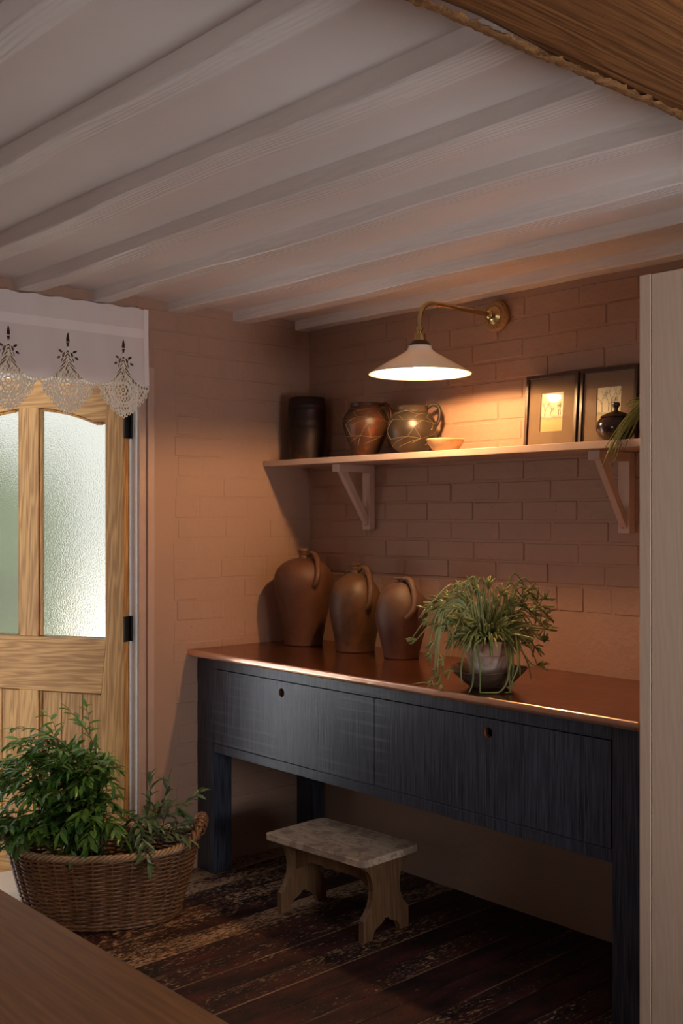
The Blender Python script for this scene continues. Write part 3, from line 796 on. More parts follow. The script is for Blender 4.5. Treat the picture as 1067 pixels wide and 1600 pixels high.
# ------------------------------------------------------------------ things on the shelf
SZ = 1.6855
VR = Vector((.662, .750, 0)); VT = Vector((.750, -.662, 0))      # to the viewer's right / towards the viewer
def at(r, z, t=0.0): return VR * r + VT * t + Vector((0, 0, z))
b = thing('stoneware_jar', 'tall dark brown ridged stoneware jar at the corner end of the shelf', 'jar', (.135, -.125, SZ))
pr = [(.066, 0), (.072, .004), (.076, .05), (.080, .10), (.0825, .136), (.0838, .139), (.0825, .143), (.0828, .165), (.084, .168), (.0828, .172), (.082, .215), (.0832, .218), (.0818, .222), (.0815, .230), (.0828, .234), (.0815, .238), (.078, .266), (.074, .271), (.070, .268), (.072, .20), (.068, .02), (0, .015)]
MB().lathe(pr, 56).build('body', M_barrel, b, smooth=40)
def r_at(prof, z):
    for (r0, z0), (r1, z1) in zip(prof, prof[1:]):
        if z0 <= z <= z1 and z1 > z0: return r0 + (r1 - r0) * (z - z0) / (z1 - z0)
    return prof[0][0]
def wire_path(prof, pts, up=.0015):
    out = []
    for (a0, z0), (a1, z1) in zip(pts, pts[1:]):
        for k in range(6):
            t = k / 6; a = a0 + (a1 - a0) * t; z = z0 + (z1 - z0) * t; r = r_at(prof, z) + up; out.append((r * math.cos(a), r * math.sin(a), z))
    a, z = pts[-1]; r = r_at(prof, z) + up; out.append((r * math.cos(a), r * math.sin(a), z)); return out
A_CAM = math.atan2(-.662, .750)       # local angle that faces the viewer
def wired_pot(name, label, loc, prof, mat, handle, seed, n=11, z_lv=(.05, .085, .12, .15, .178, .195)):
    t = thing(name, label, 'pot', loc)
    MB().lathe(prof, 56).build('body', mat, t, smooth=50)
    MB().tube(catmull(handle, 6), .0105, 10, flat=.7).build('handle', mat, t, smooth=60)
    random.seed(seed); w = MB()
    outer = prof[:[i for i, p in enumerate(prof) if p[1] == max(q[1] for q in prof)][0]]
    nodes = [[(A_CAM + (k + (.5 if j % 2 else 0)) * 2 * math.pi / n + rnd(-.12, .12), z + rnd(-.010, .010)) for k in range(n + 1)] for j, z in enumerate(z_lv)]
    for j in range(len(z_lv)):
        nodes[j][-1] = (nodes[j][0][0] + 2 * math.pi, nodes[j][0][1])
        if j in (1, 3, 5): w.tube(wire_path(outer, nodes[j]), .0009, 4)
        if j:
            for k in range(n):
                if random.random() < .75: w.tube(wire_path(outer, [nodes[j - 1][k], nodes[j][k + (1 if random.random() < .3 else 0)]]), .0009, 4)
    w.build('mending_wire', M_wire, t)
    return t
p1 = [(.040, 0), (.046, .003), (.062, .04), (.082, .085), (.093, .125), (.0935, .145), (.085, .175), (.068, .197), (.063, .203), (.0645, .208), (.066, .216), (.062, .219), (.057, .215), (.057, .205), (.075, .17), (.080, .12), (.05, .02), (0, .012)]
wired_pot('wire_mended_pot', 'rust brown two tone pot bound with mending wire beside the dark jar', (.520, -.135, SZ), p1, M_pot1,
          [at(.058, .210, .005), at(.078, .216, .005), at(.095, .200, .006), at(.101, .175, .006), at(.095, .150, .005), at(.088, .143, 0)], 3)
p2 = [(.045, 0), (.052, .003), (.076, .03), (.092, .065), (.0965, .095), (.091, .125), (.078, .150), (.067, .161), (.062, .165), (.062, .172), (.066, .182), (.063, .187), (.056, .183), (.056, .165), (.075, .14), (.082, .09), (.05, .02), (0, .012)]
wired_pot('wire_mended_pot', 'squat sooty green pot with a netting of wire behind the small bowl', (.783, -.135, SZ), p2, M_pot2,
          [at(.056, .178, .01), at(.075, .192, .01), at(.095, .190, .01), at(.106, .172, .01), at(.106, .145, .01), at(.098, .120, .008), at(.088, .105, 0)], 8, 9, (.03, .065, .095, .122, .142, .157))
t = thing('small_bowl', 'small buff turned bowl on the shelf under the lamp', 'bowl', (1.015, -.195, SZ))
MB().lathe([(.040, 0), (.044, .003), (.060, .022), (.069, .040), (.070, .044), (.068, .046), (.062, .041), (.045, .016), (0, .010)], 44).build('body', M_bowl, t, smooth=45)

def twig_tree(mb, x, z, h, seed, w=.0011):
    random.seed(seed)
    def br(px, pz, a, L, w, dep):
        q = (px + L * math.sin(a), pz + L * math.cos(a))
        d = Vector((math.cos(a), -math.sin(a))) * w
        mb.add([(px - d.x, -.0004, pz - d.y), (px + d.x, -.0004, pz + d.y), (q[0] + d.x * .6, -.0004, q[1] + d.y * .6), (q[0] - d.x * .6, -.0004, q[1] - d.y * .6)], [(0, 1, 2, 3)])
        if dep:
            for k in range(2 if dep > 3 else 3): br(q[0], q[1], a + rnd(-.75, .75), L * rnd(.55, .85), w * .62, dep - 1)
    br(x, z, rnd(-.05, .05), h * .5, w * 1.25, 5)
def picture(label, xa, xb, seed, trees, houses=False):
    Wd, Hg = xb - xa, .262
    t = thing('picture_frame', label, 'picture', ((xa + xb) / 2, -.060, SZ)); t.rotation_euler = (R(-4.5), 0, 0)
    b = .0125; f = MB()
    w = Wd / 2
    for pts_ in ([(-w, 0), (w, 0), (w - b, b), (-w + b, b)], [(w, 0), (w, Hg), (w - b, Hg - b), (w - b, b)], [(w, Hg), (-w, Hg), (-w + b, Hg - b), (w - b, Hg - b)], [(-w, Hg), (-w, 0), (-w + b, b), (-w + b, Hg - b)]):
        f.prism(pts_, 1, -.010, .012)
    f.build('frame', M_frame.m, t, bevel=.0015)
    mw, mh = .0485, .0685; cz = .128
    m = MB()
    for (a, c, d, e) in ((-w + b, b, w - b, cz - mh), (-w + b, cz + mh, w - b, Hg - b), (-w + b, cz - mh, -mw, cz + mh), (mw, cz - mh, w - b, cz + mh)):
        m.box((a, -.002, c), (d, .0005, e), .0003)
    m.build('mount', M_mat, t)
    p = MB().box((-mw - .004, .0006, -mh - .004), (mw + .004, .0016, mh + .004), .0002).build('print', M_print, t); p.location = (0, 0, cz)
    ink = MB()
    for (x, z, h) in trees: twig_tree(ink, x, z, h, seed + int(x * 1000))
    if houses:
        for x in (-.012, .006): ink.add([(x, -.0004, -.012), (x + .012, -.0004, -.012), (x + .012, -.0004, -.005), (x + .006, -.0004, .001), (x, -.0004, -.005)], [(0, 1, 2, 3, 4)])
    ink.build('drawn_trees', M_ink, p, fix=False)
    MB().box((-w + b, -.0062, b), (w - b, -.0050, Hg - b), .0002).build('glass', M_pglass, t)
    MB().box((-w + b, .004, b), (w - b, .010, Hg - b), .0005).build('backing', M_dark, t)
picture('framed landscape print reflecting the lamp, farther left of the two pictures', 1.276, 1.503, 11, [(-.03, -.013, .035), (.03, -.013, .03), (.038, -.013, .028), (-.005, -.013, .02)])
picture('framed print of tall bare trees behind the dark lidded pot', 1.513, 1.740, 29, [(.012, -.018, .085), (.026, -.016, .075), (-.026, -.016, .055), (.0, -.012, .04)])
t = thing('lidded_pot', 'glossy dark brown lidded pot with a knob in front of the tree print', 'pot', (1.735, -.165, SZ))
MB().lathe([(.032, 0), (.036, .002), (.055, .02), (.064, .042), (.060, .064), (.050, .076), (.046, .078), (0, .078)], 44).build('body', M_lidpot, t, smooth=50)
MB().lathe([(.050, .0785), (.048, .083), (.030, .093), (.012, .098), (.007, .101), (.006, .108), (.010, .113), (.0135, .120), (.011, .127), (0, .129)], 36).build('lid', M_lidpot, t, smooth=50)
M_strand = M_cactus2
t = thing('trailing_plant', 'potted plant with long green strands hanging over the shelf end', 'plant', (1.888, -.13, SZ))
MB().lathe([(.042, 0), (.046, .003), (.056, .085), (.060, .087), (.060, .10), (.054, .10), (.05, .09), (0, .088)], 32).build('pot', M_terra, t, smooth=45)
random.seed(5)
for k in range(44):
    if k >= 26:
        o = Vector((-1, rnd(-.9, .1), 0)); e_ = o * rnd(.05, .13) + Vector((0, -.01, rnd(.02, .15)))
        MB().tube(bez((0, 0, .09), o * .05 + Vector((0, 0, .16)), e_, 8), [.0030 * (1 - .5 * i / 8) for i in range(9)], 5).build('stem', M_strand, t, smooth=180)
        continue
    a = rnd(2.2, 4.4) if k < 20 else rnd(0, 6.28); L = rnd(.05, .12); dz = rnd(-.14, .0) if k < 20 else rnd(-.05, .05)
    if k < 7: a = rnd(3.0, 4.0); dz = rnd(-.20, -.10); L = rnd(.09, .14)
    o = Vector((math.cos(a), math.sin(a) * .7, 0))
    end = o * L + Vector((0, 0, .095 + dz))
    if end.z < .012 and end.y > -.15: end.y = -.145 - rnd(0, .02)
    mid = o * L * .6 + Vector((0, -.02 if end.z < .02 else 0, .15 + rnd(0, .03)))
    pth = bez((o.x * .02, o.y * .02, .09), mid, end, 9)
    for q in pth:
        if q.z < .006 and q.y > -.138: q.y = -.139
    MB().tube(pth, [.0028 * (1 - .5 * i / 9) for i in range(10)], 5).build('stem', M_strand, t, smooth=180)

# ------------------------------------------------------------------ stoneware jugs
CZ = .9038
def jug(label, loc, body, neck, handle, mat, hr=.0125):
    t = thing('stoneware_jug', label, 'jug', loc)
    MB().lathe(body, 60).build('body', mat, t, smooth=50)
    MB().lathe(neck, 32).build('neck', mat, t, smooth=45)
    MB().tube(catmull(handle, 7), hr, 12, flat=.8).build('handle', mat, t, smooth=70)
j1 = [(.076, 0), (.081, .003), (.083, .03), (.095, .10), (.110, .17), (.122, .225), (.1265, .262), (.123, .295), (.111, .322), (.090, .343), (.062, .358), (.036, .366), (.0, .368)]
n1 = [(.022, .362), (.0185, .372), (.018, .380), (.0215, .383), (.0215, .387), (.019, .389), (.023, .393), (.024, .402), (.021, .407), (.013, .408), (.012, .39), (0, .385)]
jug('tallest brown stoneware flagon, in the corner on the copper top', (.190, -.190, CZ), j1, n1,
    [at(.020, .380, .008), at(.036, .389, .020), at(.053, .377, .048), at(.062, .345, .082), at(.063, .302, .113), at(.056, .270, .122), at(.049, .252, .114)], M_jug)
j2 = [(.074, 0), (.079, .003), (.081, .03), (.093, .09), (.104, .15), (.1085, .190), (.104, .228), (.090, .262), (.066, .290), (.040, .306), (.024, .312), (0, .314)]
n2 = [(.020, .308), (.0165, .318), (.016, .330), (.020, .333), (.020, .337), (.018, .339), (.021, .343), (.021, .350), (.017, .353), (.011, .353), (.01, .34), (0, .335)]
jug('mottled tan stoneware flagon between two browner ones', (.500, -.175, CZ), j2, n2,
    [at(.014, .326, .006), at(.031, .339, .012), at(.047, .327, .028), at(.056, .300, .052), at(.061, .262, .087), at(.060, .225, .100), at(.055, .195, .103), at(.050, .178, .096)], M_jug2)
j3 = [(.062, 0), (.067, .003), (.069, .02), (.083, .075), (.096, .125), (.101, .165), (.097, .205), (.084, .240), (.062, .268), (.040, .284), (.026, .290), (0, .292)]
n3 = [(.022, .286), (.013, .294), (.012, .298), (.016, .301), (.026, .304), (.026, .307), (.018, .310), (.008, .311), (0, .309)]
jug('smallest grey brown stoneware flagon with a loop handle next to the plant', (.780, -.190, CZ), j3, n3,
    [at(.002, .292, .008), at(.014, .304, .020), at(.029, .301, .042), at(.041, .274, .070), at(.046, .237, .091), at(.044, .206, .103), at(.033, .180, .107), at(.014, .158, .102)], M_jug3)

# ------------------------------------------------------------------ dish and potted succulent
dish = thing('shallow_dish', 'rough dark brown dish under the terracotta pot on the copper top', 'dish', (1.475, -.485, CZ))
prof = [(.055, 0), (.060, .003), (.085, .022), (.112, .046), (.122, .058), (.120, .062), (.110, .056), (.080, .028), (.055, .014), (0, .012)]
mb = MB().lathe(prof, 52)
mb.v = [(x * (1 + .03 * math.sin(3 * math.atan2(y, x) + .6)), y * (1 + .03 * math.sin(3 * math.atan2(y, x) + .6)), z + (.005 * math.sin(2 * math.atan2(y, x) + 1) if z > .04 else 0)) for x, y, z in mb.v]
mb.build('body', M_dish, dish, smooth=50)
plant = thing('potted_succulent', 'trailing green pencil stemmed succulent in a limed terracotta pot on the sideboard', 'plant', (1.475, -.485, CZ + .0165))
MB().lathe([(.046, 0), (.050, .003), (.072, .085), (.0735, .088), (.079, .090), (.083, .125), (.084, .132), (.081, .135), (.077, .131), (.073, .12), (0, .116)], 44).build('pot', M_terra, plant, smooth=40)
MB().lathe([(.0, .118), (.04, .124), (.0725, .120), (.06, .1165), (0, .1162)], 24).build('soil', M_soil, plant)
random.seed(21)
PS = 1 / 488.0
def P(px, py, t=0.0): return at((px - 763) * PS, (1067 - py) * PS, t)    # sketch plane through the pot's axis, facing the viewer
def stem(path, r=.0034, mat=None, n=5, tip=.55):
    pts = catmull(path, 5); m = len(pts)
    for q in pts: q.z = max(q.z, -.012)
    MB().tube(pts, [1.2 * r * (1 - (1 - tip) * (i / (m - 1)) ** 2) for i in range(m)], n).build('stem', mat or random.choice((M_cactus, M_cactus, M_cactus2)), plant, smooth=180)
def spray(c, d, k, L, spread=.9, r=.0026):
    """a cluster of short finger joints at the tip of a stem, joined into one part"""
    mb = MB(); c = Vector(c); d = Vector(d).normalized()
    for i in range(k):
        v = (d + Vector((rnd(-1, 1), rnd(-1, 1), rnd(-1, 1))) * spread).normalized(); l = L * rnd(.6, 1.2)
        p = c + v * l * .5 + Vector((0, 0, rnd(-.004, .004))); q = c + v * l + Vector((0, 0, -l * .12))
        for w_ in (p, q): w_.z = max(w_.z, -.012)
        mb.tube([c, p, q], [r * .85, r * 1.25, r * .7], 5)
    mb.build('stem', random.choice((M_cactus, M_cactus2)), plant, smooth=180)
top0 = .12
for k in range(95):          # upright and arching fingers of the crown
    a = rnd(0, 6.283); rr = rnd(.0, .06); o = Vector((math.cos(a), math.sin(a), 0))
    L = rnd(.07, .16) * (1.1 - rr * 5); out = rnd(.02, .12) * (rr / .06 + .25)
    s = Vector((o.x * rr, o.y * rr, top0)); e = s + o * out + Vector((0, 0, L * (1 - out * 3.5)))
    stem([s, s + o * out * .3 + Vector((0, 0, L * .55)), e], rnd(.0030, .0042))
for k in range(120):          # outward fan over the rim
    a = rnd(0, 6.283); o = Vector((math.cos(a), math.sin(a), 0)); s = o * .05 + Vector((0, 0, top0 + .004))
    L = rnd(.04, .10); e = s + o * L + Vector((0, 0, rnd(-.03, .03)))
    stem([s, s + o * L * .5 + Vector((0, 0, rnd(.015, .045))), e], rnd(.0027, .0038))
for k in range(14):
    a = rnd(0, 6.283); o = Vector((math.cos(a), math.sin(a), 0))
    spray(o * rnd(.05, .09) + Vector((0, 0, top0 + rnd(.0, .07))), o + Vector((0, 0, .35)), 6, .045)
# long pendant strands, left bunch
for k in range(9):
    x = rnd(664, 700); yb_ = rnd(1005, 1062)
    stem([P(745, 975, .02), P(715, 945 + rnd(-12, 8), .04), P(690 + rnd(-8, 6), 955 + rnd(-6, 10), .05), P(x + 4, 990, .06), P(x, yb_, .06 + rnd(-.02, .02))], .0027, M_cactus2 if k % 2 else M_cactus)
def spray_on(x, y, t, d, k, L, sp, r):
    c = P(x, y, t); m = P(765 + (x - 765) * .55, min(y, 985) - abs(x - 765) * .28 - 6, t * .6)
    s0 = P(765 + max(-32, min(32, (x - 765) * .3)), 1004, t * .5)
    stem([s0, m, c], r * 1.05); spray(c, d, k, L, sp, r)
for x, y in ((650, 998), (668, 965), (676, 1000), (690, 1030), (664, 950), (694, 940), (684, 975), (672, 1020)):
    spray_on(x, y, .06, (-.4, -.3, -.3), 6, .034, .8, .0024)
for x, y in ((684, 1056), (672, 1060), (700, 1045), (688, 1066), (680, 1045)): spray(P(x, y, .065), (-.3, -.2, -.5), 6, .026, .8, .0022)
stem([P(735, 960, .03), P(700, 950, .05), P(672, 958, .06), P(640, 999, .065)], .0024)
stem([P(735, 965, .03), P(690, 965, .04), P(660, 985, .06)], .0024); 
stem([P(690, 1040, .06), P(680, 1064, .085), P(660, 1062, .09), P(642, 1064, .10)], .0018)
# front strands over the dish
for pts in ([(735, 1000, .07), (722, 1010, .09), (714, 1040, .125), (715, 1062, .13)], [(735, 1000, .07), (733, 1030, .11), (731, 1058, .135), (724, 1076, .145)],
            [(737, 985, .07), (742, 1030, .12), (741, 1080, .15)], [(792, 1000, .07), (788, 1030, .12), (780, 1062, .14), (762, 1076, .15), (741, 1077, .15)],
            [(795, 1000, .08), (792, 1040, .125), (788, 1068, .14), (778, 1080, .15)], [(800, 985, .06), (800, 1030, .125), (788, 1060, .14)],
            [(782, 1000, .08), (786, 1040, .12), (787, 1082, .15)], [(735, 990, .07), (728, 1010, .09)], [(805, 990, .06), (803, 1050, .125)]):
    stem([P(*q) for q in pts], .0030, M_cactus2)
# right-hand branching stems
rs = [[(785, 960, 0), (810, 945, 0), (822, 940, .01), (826, 918, .01)], [(785, 965, 0), (815, 955, .0), (838, 950, .0), (850, 935, 0)], [(790, 975, 0), (822, 965, .01), (845, 975, .01), (850, 1000, .01)],
      [(790, 985, .02), (808, 1005, .04), (835, 1010, .03)], [(790, 985, .03), (812, 1018, .06), (825, 1035, .06), (845, 1042, .06)], [(795, 985, .04), (818, 1030, .06), (824, 1058, .07)],
      [(790, 970, 0), (830, 945, -.01), (845, 960, 0), (838, 985, .01)]]
for pts in rs: stem([P(*q) for q in pts], .0026, M_cactus)
for x, y in ((826, 925), (815, 935), (838, 940), (850, 938), (846, 950), (852, 962), (846, 975), (852, 985), (840, 1000), (848, 1005), (836, 965), (826, 955), (812, 950), (806, 962), (835, 1012), (812, 1008), (838, 1040), (822, 990), (806, 985)):
    spray_on(x, y, rnd(-.01, .02), (rnd(.1, .6), rnd(0, .5), rnd(-.2, .8)), 6, .038, .9, .0025)
for x, y in ((690, 940), (705, 935), (720, 925), (742, 922), (762, 922), (782, 932), (795, 948), (680, 952), (712, 975), (700, 985), (730, 940), (750, 935), (772, 945), (720, 960), (700, 965), (785, 965), (740, 960), (760, 962)):
    spray_on(x, y, rnd(.0, .05), (VR * ((x - 760) / 50)) + Vector((0, 0, .6)), 8, .046, .75, .0029)

# ------------------------------------------------------------------ step stool
stool = thing('step_stool', 'small scrubbed pine step stool standing under the sideboard', 'stool', (.833, -.542, 0), R(4.4))
SW, SD, SH = .246, .148, .292
c = .03; pts = []
for sx, sy, a0 in ((1, 1, 0), (-1, 1, 90), (-1, -1, 180), (1, -1, 270)):
    cc = .012 if (sx, sy) == (-1, -1) else c
    for k in range(7):
        a = R(a0 + k * 15); pts.append((sx * (SW - cc) + cc * math.cos(a), sy * (SD - cc) + cc * math.sin(a)))
MB().prism(pts, 2, SH - .026, SH).build('seat', M_seat, stool, bevel=.003)
half = [(.108, .266), (.108, .245), (.098, .240), (.083, .222), (.072, .195), (.068, .165), (.072, .135), (.084, .108), (.104, .084), (.116, .074), (.116, 0), (.072, 0), (.066, .022), (.052, .036), (.034, .042), (.018, .050), (.008, .060)]
poly = half + [(-y, z) for y, z in half[::-1]]
for sx in (-1, 1):
    MB().prism(poly, 0, sx * .205 - .012, sx * .205 + .012).build('leg', M_stool.m, stool, bevel=.0015)
ar = [(-.193, .262), (.193, .262), (.193, .150), (.178, .152), (.160, .168), (.135, .182), (.10, .188), (-.10, .188), (-.135, .182), (-.160, .168), (-.178, .152), (-.193, .150)]
MB().prism(ar, 1, -.045, -.027).build('stretcher', M_stool.m, stool, bevel=.001)

# ------------------------------------------------------------------ wicker basket with cut branches
BC = Vector((.232, -1.161, 0)); bang = math.atan2(.81, .59)
bask = thing('wicker_basket', 'oval brown wicker basket full of cut branches on the floor by the door', 'basket', BC, bang)
def rim_z(a):      # a = 0 and pi are the two handle ends
    return .262 + .034 * abs(math.cos(a)) ** 7
def bpt(a, s, off=0.0):       # s 0..1 up the side
    za = s * (rim_z(a) - .01) + .004
    f = s ** .85
    rx = .262 + .080 * f + off; ry = .158 + .052 * f + off
    return Vector((rx * math.cos(a), ry * math.sin(a), za))
NS = 31
stk = MB()
for k in range(NS):
    a = 2 * math.pi * k / NS
    stk.tube([bpt(a, s, 0) for s in (0, .2, .4, .6, .8, 1.0)], .0046, 6)
o = stk.build('stakes', M_wick, bask, smooth=180); tag(o, kind='stuff')
wv = MB(); NR = 33; per = 6
for j in range(NR):
    s = (j + .5) / NR; pts = []
    for i in range(NS * per):
        a = 2 * math.pi * i / (NS * per)
        off = .0068 * math.cos(a * NS / 2 * 1.0 + math.pi * j) 
        p = bpt(a, s, off + rnd(-.0006, .0006)); p.z += rnd(-.0008, .0008); pts.append(p)
    # NS is odd: close on itself by joining the two phases in the last span
    wv.tube(pts, .0049, 5, closed=True)
tag(wv.build('weave', M_wick, bask, smooth=180), kind='stuff')
bs = MB()
for j in range(2):
    bs.tube([bpt(2 * math.pi * i / 120, .01 + .05 * j, .006 + .003 * math.sin(i * 1.7 + j * 2)) for i in range(120)], .0058, 6, closed=True)
bs.build('foot_band', M_wick, bask, smooth=180)
rimb = MB()
for j in range(4):
    pts = []
    for i in range(240):
        a = 2 * math.pi * i / 240; q = a * 26 + j * math.pi / 2
        p = bpt(a, 1.0, .0085 * math.cos(q)); p.z += .010 + .0085 * math.sin(q); pts.append(p)
    rimb.tube(pts, .0058, 6, closed=True)
rimb.build('rim', M_wick2, bask, smooth=180)
MB().lathe([(.0, .004), (.25, .004), (.25, .009), (0, .009)], 48, squash=.60).build('base', M_wick, bask)
for sgn in (0, math.pi):
    hd = MB()
    arc = []
    for i in range(25):
        u = -1 + 2 * i / 24; a = sgn + u * .46
        p = bpt(a, 1.0, .010); p.z += .014 + .038 * (1 - u * u); arc.append(p)
    for j in range(3):
        pts = []
        for i, p in enumerate(arc):
            q = i * .95 + j * 2.094; n_ = Vector((math.cos(sgn), math.sin(sgn), 0)); pts.append(p + n_ * .009 * math.cos(q) + Vector((0, 0, .009 * math.sin(q))))
        hd.tube(catmull(pts, 3), .0090, 6)
    for i in range(5, 20, 2):       # wrapping rods
        p = arc[i]; tdir = (arc[i + 1] - arc[i - 1]).normalized(); u1 = Vector((0, 0, 1)); u1 = (u1 - tdir * u1.dot(tdir)).normalized(); u2 = tdir.cross(u1)
        hd.tube([p + u1 * (math.cos(b) * .026 - .008) + u2 * math.sin(b) * .020 + tdir * .006 * math.sin(b) for b in [2 * math.pi * q / 14 for q in range(14)]], .0046, 5, closed=True)
    hd.build('handle', M_wick, bask, smooth=180)

# leaf meshes shared by every branch
def leaf_mesh(L, w, bend, fold, mat):
    vs = []; fs = []; n = 6
    for i in range(n + 1):
        t = i / n; ww = w * (math.sin(math.pi * min(1, t * .92 + .06)) ** .8) * (1 if i < n else .05)
        z = -bend * t * t * L; x = t * L
        vs += [(x, -ww, z + fold * ww), (x, 0, z), (x, ww, z + fold * ww)]
    for i in range(n):
        a = i * 3; fs += [(a, a + 3, a + 4, a + 1), (a + 1, a + 4, a + 5, a + 2)]
    me = bpy.data.meshes.new('leaf'); me.from_pydata(vs, [], fs); me.update(); me.materials.append(mat)
    for p in me.polygons: p.use_smooth = True
    return me
random.seed(99)
LV = [leaf_mesh(rnd(.040, .058), rnd(.0062, .0092), rnd(.1, .45), rnd(.15, .5), M_leaf) for _ in range(7)]
LV2 = [leaf_mesh(rnd(.046, .062), rnd(.0062, .0084), rnd(.05, .3), rnd(.2, .5), M_leaf2) for _ in range(5)]
BPX = 1 / 429.4
def B(px, py, t=0.0): return at((px - 163.5) * BPX, (1428.5 - py) * BPX, t)
def branch(label, pts, leaves, group=None, twigs=3, gap=.019, start=.28, tw_len=(.08, .16)):
    root = BC + Vector(pts[0])
    t = thing('leafy_branch', label, 'branch', root, 0, group)
    base = Vector(pts[0]); loc = [Vector(p) - base for p in pts]
    main = catmull(loc, 7); st = MB(); m = len(main)
    st.tube(main, [.0030 * (1 - .7 * i / (m - 1)) for i in range(m)], 5)
    lines = [main]
    for k in range(twigs):
        i = int(m * rnd(.30, .88)); p = main[i]; d = (main[min(i + 1, m - 1)] - main[i - 1]).normalized()
        side_ = Vector((rnd(-1, 1), rnd(-1, 1), rnd(-.5, .7))); side_ = (side_ - d * side_.dot(d)).normalized()
        L = rnd(*tw_len); e = p + (d * .7 + side_ * .75).normalized() * L; e.z -= L * rnd(0, .25)
        tw = bez(p, p + (d * .4 + side_ * .8).normalized() * L * .5, e, 7); st.tube(tw, [.0018 * (1 - .6 * j / 7) for j in range(8)], 4); lines.append(tw)
    st.build('stem', M_twig, t, smooth=180)
    for li, ln in enumerate(lines):
        tot = sum((b - a).length for a, b in zip(ln, ln[1:])); acc = 0.0; nxt = tot * (start if li == 0 else .15); flip = 1
        for a, b in zip(ln, ln[1:]):
            seg = (b - a).length
            while acc + seg >= nxt:
                p = a + (b - a) * ((nxt - acc) / seg); d = (b - a).normalized()
                perp = d.cross(Vector((rnd(-.5, .5), rnd(-.5, .5), 1))).normalized() * flip
                v = (d * rnd(.45, 1.0) + perp * rnd(.5, .95) + Vector((0, 0, rnd(-.35, .35)))).normalized()
                up = Vector((rnd(-.6, .6), rnd(-.6, .6), 1)); y_ = up.cross(v).normalized(); z_ = v.cross(y_)
                M4 = Matrix((( v.x, y_.x, z_.x, p.x), (v.y, y_.y, z_.y, p.y), (v.z, y_.z, z_.z, p.z), (0, 0, 0, 1)))
                inst(random.choice(leaves), 'leaf', t, mat4=M4); flip = -flip; nxt += gap * rnd(.7, 1.3)
            acc += seg
        p = ln[-1]; d = (ln[-1] - ln[-2]).normalized(); y_ = Vector((0, 0, 1)).cross(d)
        if y_.length > .05:
            y_.normalize(); z_ = d.cross(y_); inst(random.choice(leaves), 'leaf', t, mat4=Matrix(((d.x, y_.x, z_.x, p.x), (d.y, y_.y, z_.y, p.y), (d.z, y_.z, z_.z, p.z), (0, 0, 0, 1))))
random.seed(41)
branch('topmost leafy branch, its tip arching left in front of the door', [B(150, 1390, .0), B(160, 1290, .02), B(120, 1180, .03), B(70, 1140, .03), B(26, 1135, .03)], LV, twigs=2)
branch('leafy branch curling upright against the door panel above the heap', [B(140, 1390, -.03), B(160, 1280, -.03), B(150, 1180, -.02), B(128, 1135, -.02), B(108, 1112, -.02)], LV, twigs=2)
branch('sparse upright grey green sprig beside the white door frame', [B(190, 1370, .0), B(215, 1300, .0), B(234, 1262, .0), B(233, 1208, .0)], LV2, twigs=1, start=.4, gap=.010, tw_len=(.05, .08))
branch('grey green sprig with two folded leaves reaching up before the bare wall', [B(200, 1370, -.02), B(232, 1300, -.02), B(252, 1262, -.02), B(262, 1222, -.02)], LV2, twigs=1, start=.45, gap=.011, tw_len=(.05, .08))
branch('longest grey green sprig pointing right towards the dark table leg', [B(215, 1370, .0), B(250, 1310, .01), B(262, 1262, .01), B(285, 1255, .01), B(312, 1238, .01)], LV2, twigs=2, start=.4, gap=.0095, tw_len=(.05, .08))
branch('grey green sprig drooping over the front rim of the basket', [B(170, 1360, .02), B(205, 1275, .06), B(228, 1280, .12), B(247, 1322, .205)], LV2, twigs=3, start=.35, gap=.010, tw_len=(.05, .09))
branch('grey green sprig low inside the right end of the basket', [B(190, 1370, .0), B(230, 1310, .04), B(262, 1295, .07), B(282, 1290, .06)], LV2, twigs=3, start=.3, gap=.010, tw_len=(.05, .08))
ends = [(10, 1190, .05), (-15, 1240, .10), (5, 1285, .12), (40, 1210, .12), (60, 1170, -.02), (85, 1190, .10), (20, 1310, .17), (95, 1235, .16), (125, 1215, .08), (150, 1200, -.04), (170, 1215, .02), (60, 1270, .17),
        (185, 1250, .06), (140, 1270, .15), (100, 1300, .17), (175, 1300, .14), (55, 1320, .18), (-20, 1200, -.05), (30, 1165, -.06), (195, 1285, .10), (110, 1175, .04), (10, 1255, -.02), (75, 1240, .05), (150, 1310, .17), (45, 1180, .04), (110, 1200, .0), (25, 1220, .10), (70, 1215, .14), (130, 1245, .0), (160, 1255, .10), (90, 1270, .12), (30, 1290, .15), (115, 1320, .19), (80, 1325, .19), (0, 1210, .0), (145, 1225, .04)]
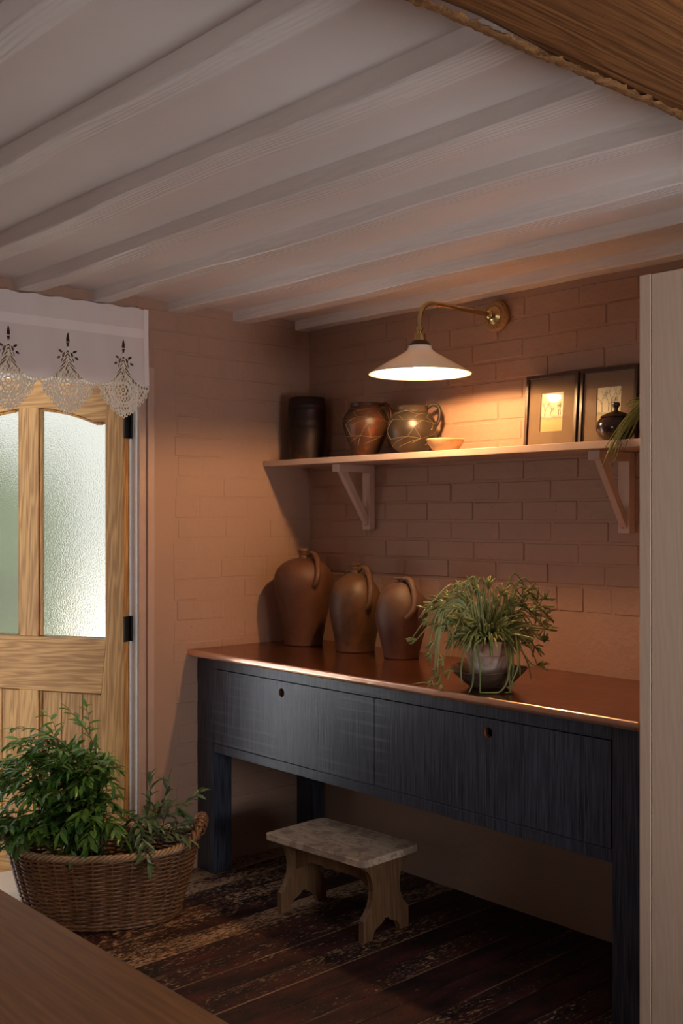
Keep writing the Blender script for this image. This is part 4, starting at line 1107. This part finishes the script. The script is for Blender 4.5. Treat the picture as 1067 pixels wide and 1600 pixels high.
for i, (x, y, t_) in enumerate(ends):
    y = min(y, 1278); t_ = min(t_, .13)
    s = B(rnd(110, 190), 1395, rnd(-.05, .05)); sx = rnd(90, 170)
    e = B(x, y, t_); hi_ = B(sx * .6 + x * .4, min(y + 10, 1300) - rnd(0, 25), t_ * .6 + rnd(-.02, .02))
    w_ = s.lerp(hi_, .55) + Vector((0, 0, .02))
    for q in (w_,):
        pass
    branch('glossy green cut branch in the dense heap at the left of the basket', [s, w_, hi_, hi_.lerp(e, .6) + Vector((0, 0, .012)), e], LV, 'cut branches heaped in the basket', twigs=5, gap=.0125, start=.3, tw_len=(.07, .13))

# ------------------------------------------------------------------ foreground table
tb = thing('oak_table', 'plain brown oak table, only its corner seen in the foreground', 'table', (1.9, -2.72, 0))
tw, td = .75, .44
MB().box((-tw, -td, .72), (tw, td, .75), .003).build('tabletop', M_oak.m, tb)
for sx in (-1, 1):
    for sy in (-1, 1): MB().box((sx * (tw - .09) - .035, sy * (td - .08) - .035, 0), (sx * (tw - .09) + .035, sy * (td - .08) + .035, .72), .004).build('leg', M_oak.m, tb)
for sy in (-1, 1): MB().box((-tw + .125, sy * (td - .08) - .012, .62), (tw - .125, sy * (td - .08) + .012, .72), .002).build('apron', M_oak.m, tb)

# ------------------------------------------------------------------ garden seen through the frosted panes
import bmesh
random.seed(4)
for i, (x, y, s, h) in enumerate(((-3.55, .50, .21, 2.1), (-2.52, -.52, .36, 2.0))):
    bm = bmesh.new(); bmesh.ops.create_icosphere(bm, subdivisions=4, radius=1.0)
    for v in bm.verts:
        k = 1 + .10 * math.sin(v.co.x * 9 + i) * math.sin(v.co.y * 8 + 1) + .07 * math.sin(v.co.z * 13 + v.co.x * 5) + rnd(-.04, .04)
        v.co = Vector((v.co.x * s * k, v.co.y * s * k, (v.co.z * k + .95) * h * .52))
    me = bpy.data.meshes.new('garden_shrub'); bm.to_mesh(me); bm.free(); me.materials.append(M_hedge)
    o = bpy.data.objects.new('garden_shrub', me); COL.objects.link(o); o.location = (x, y, -.10)
    tag(o, ('blurred green shrub seen through the right frosted pane', 'blurred green shrub seen through the left frosted pane', '')[i], 'shrub')
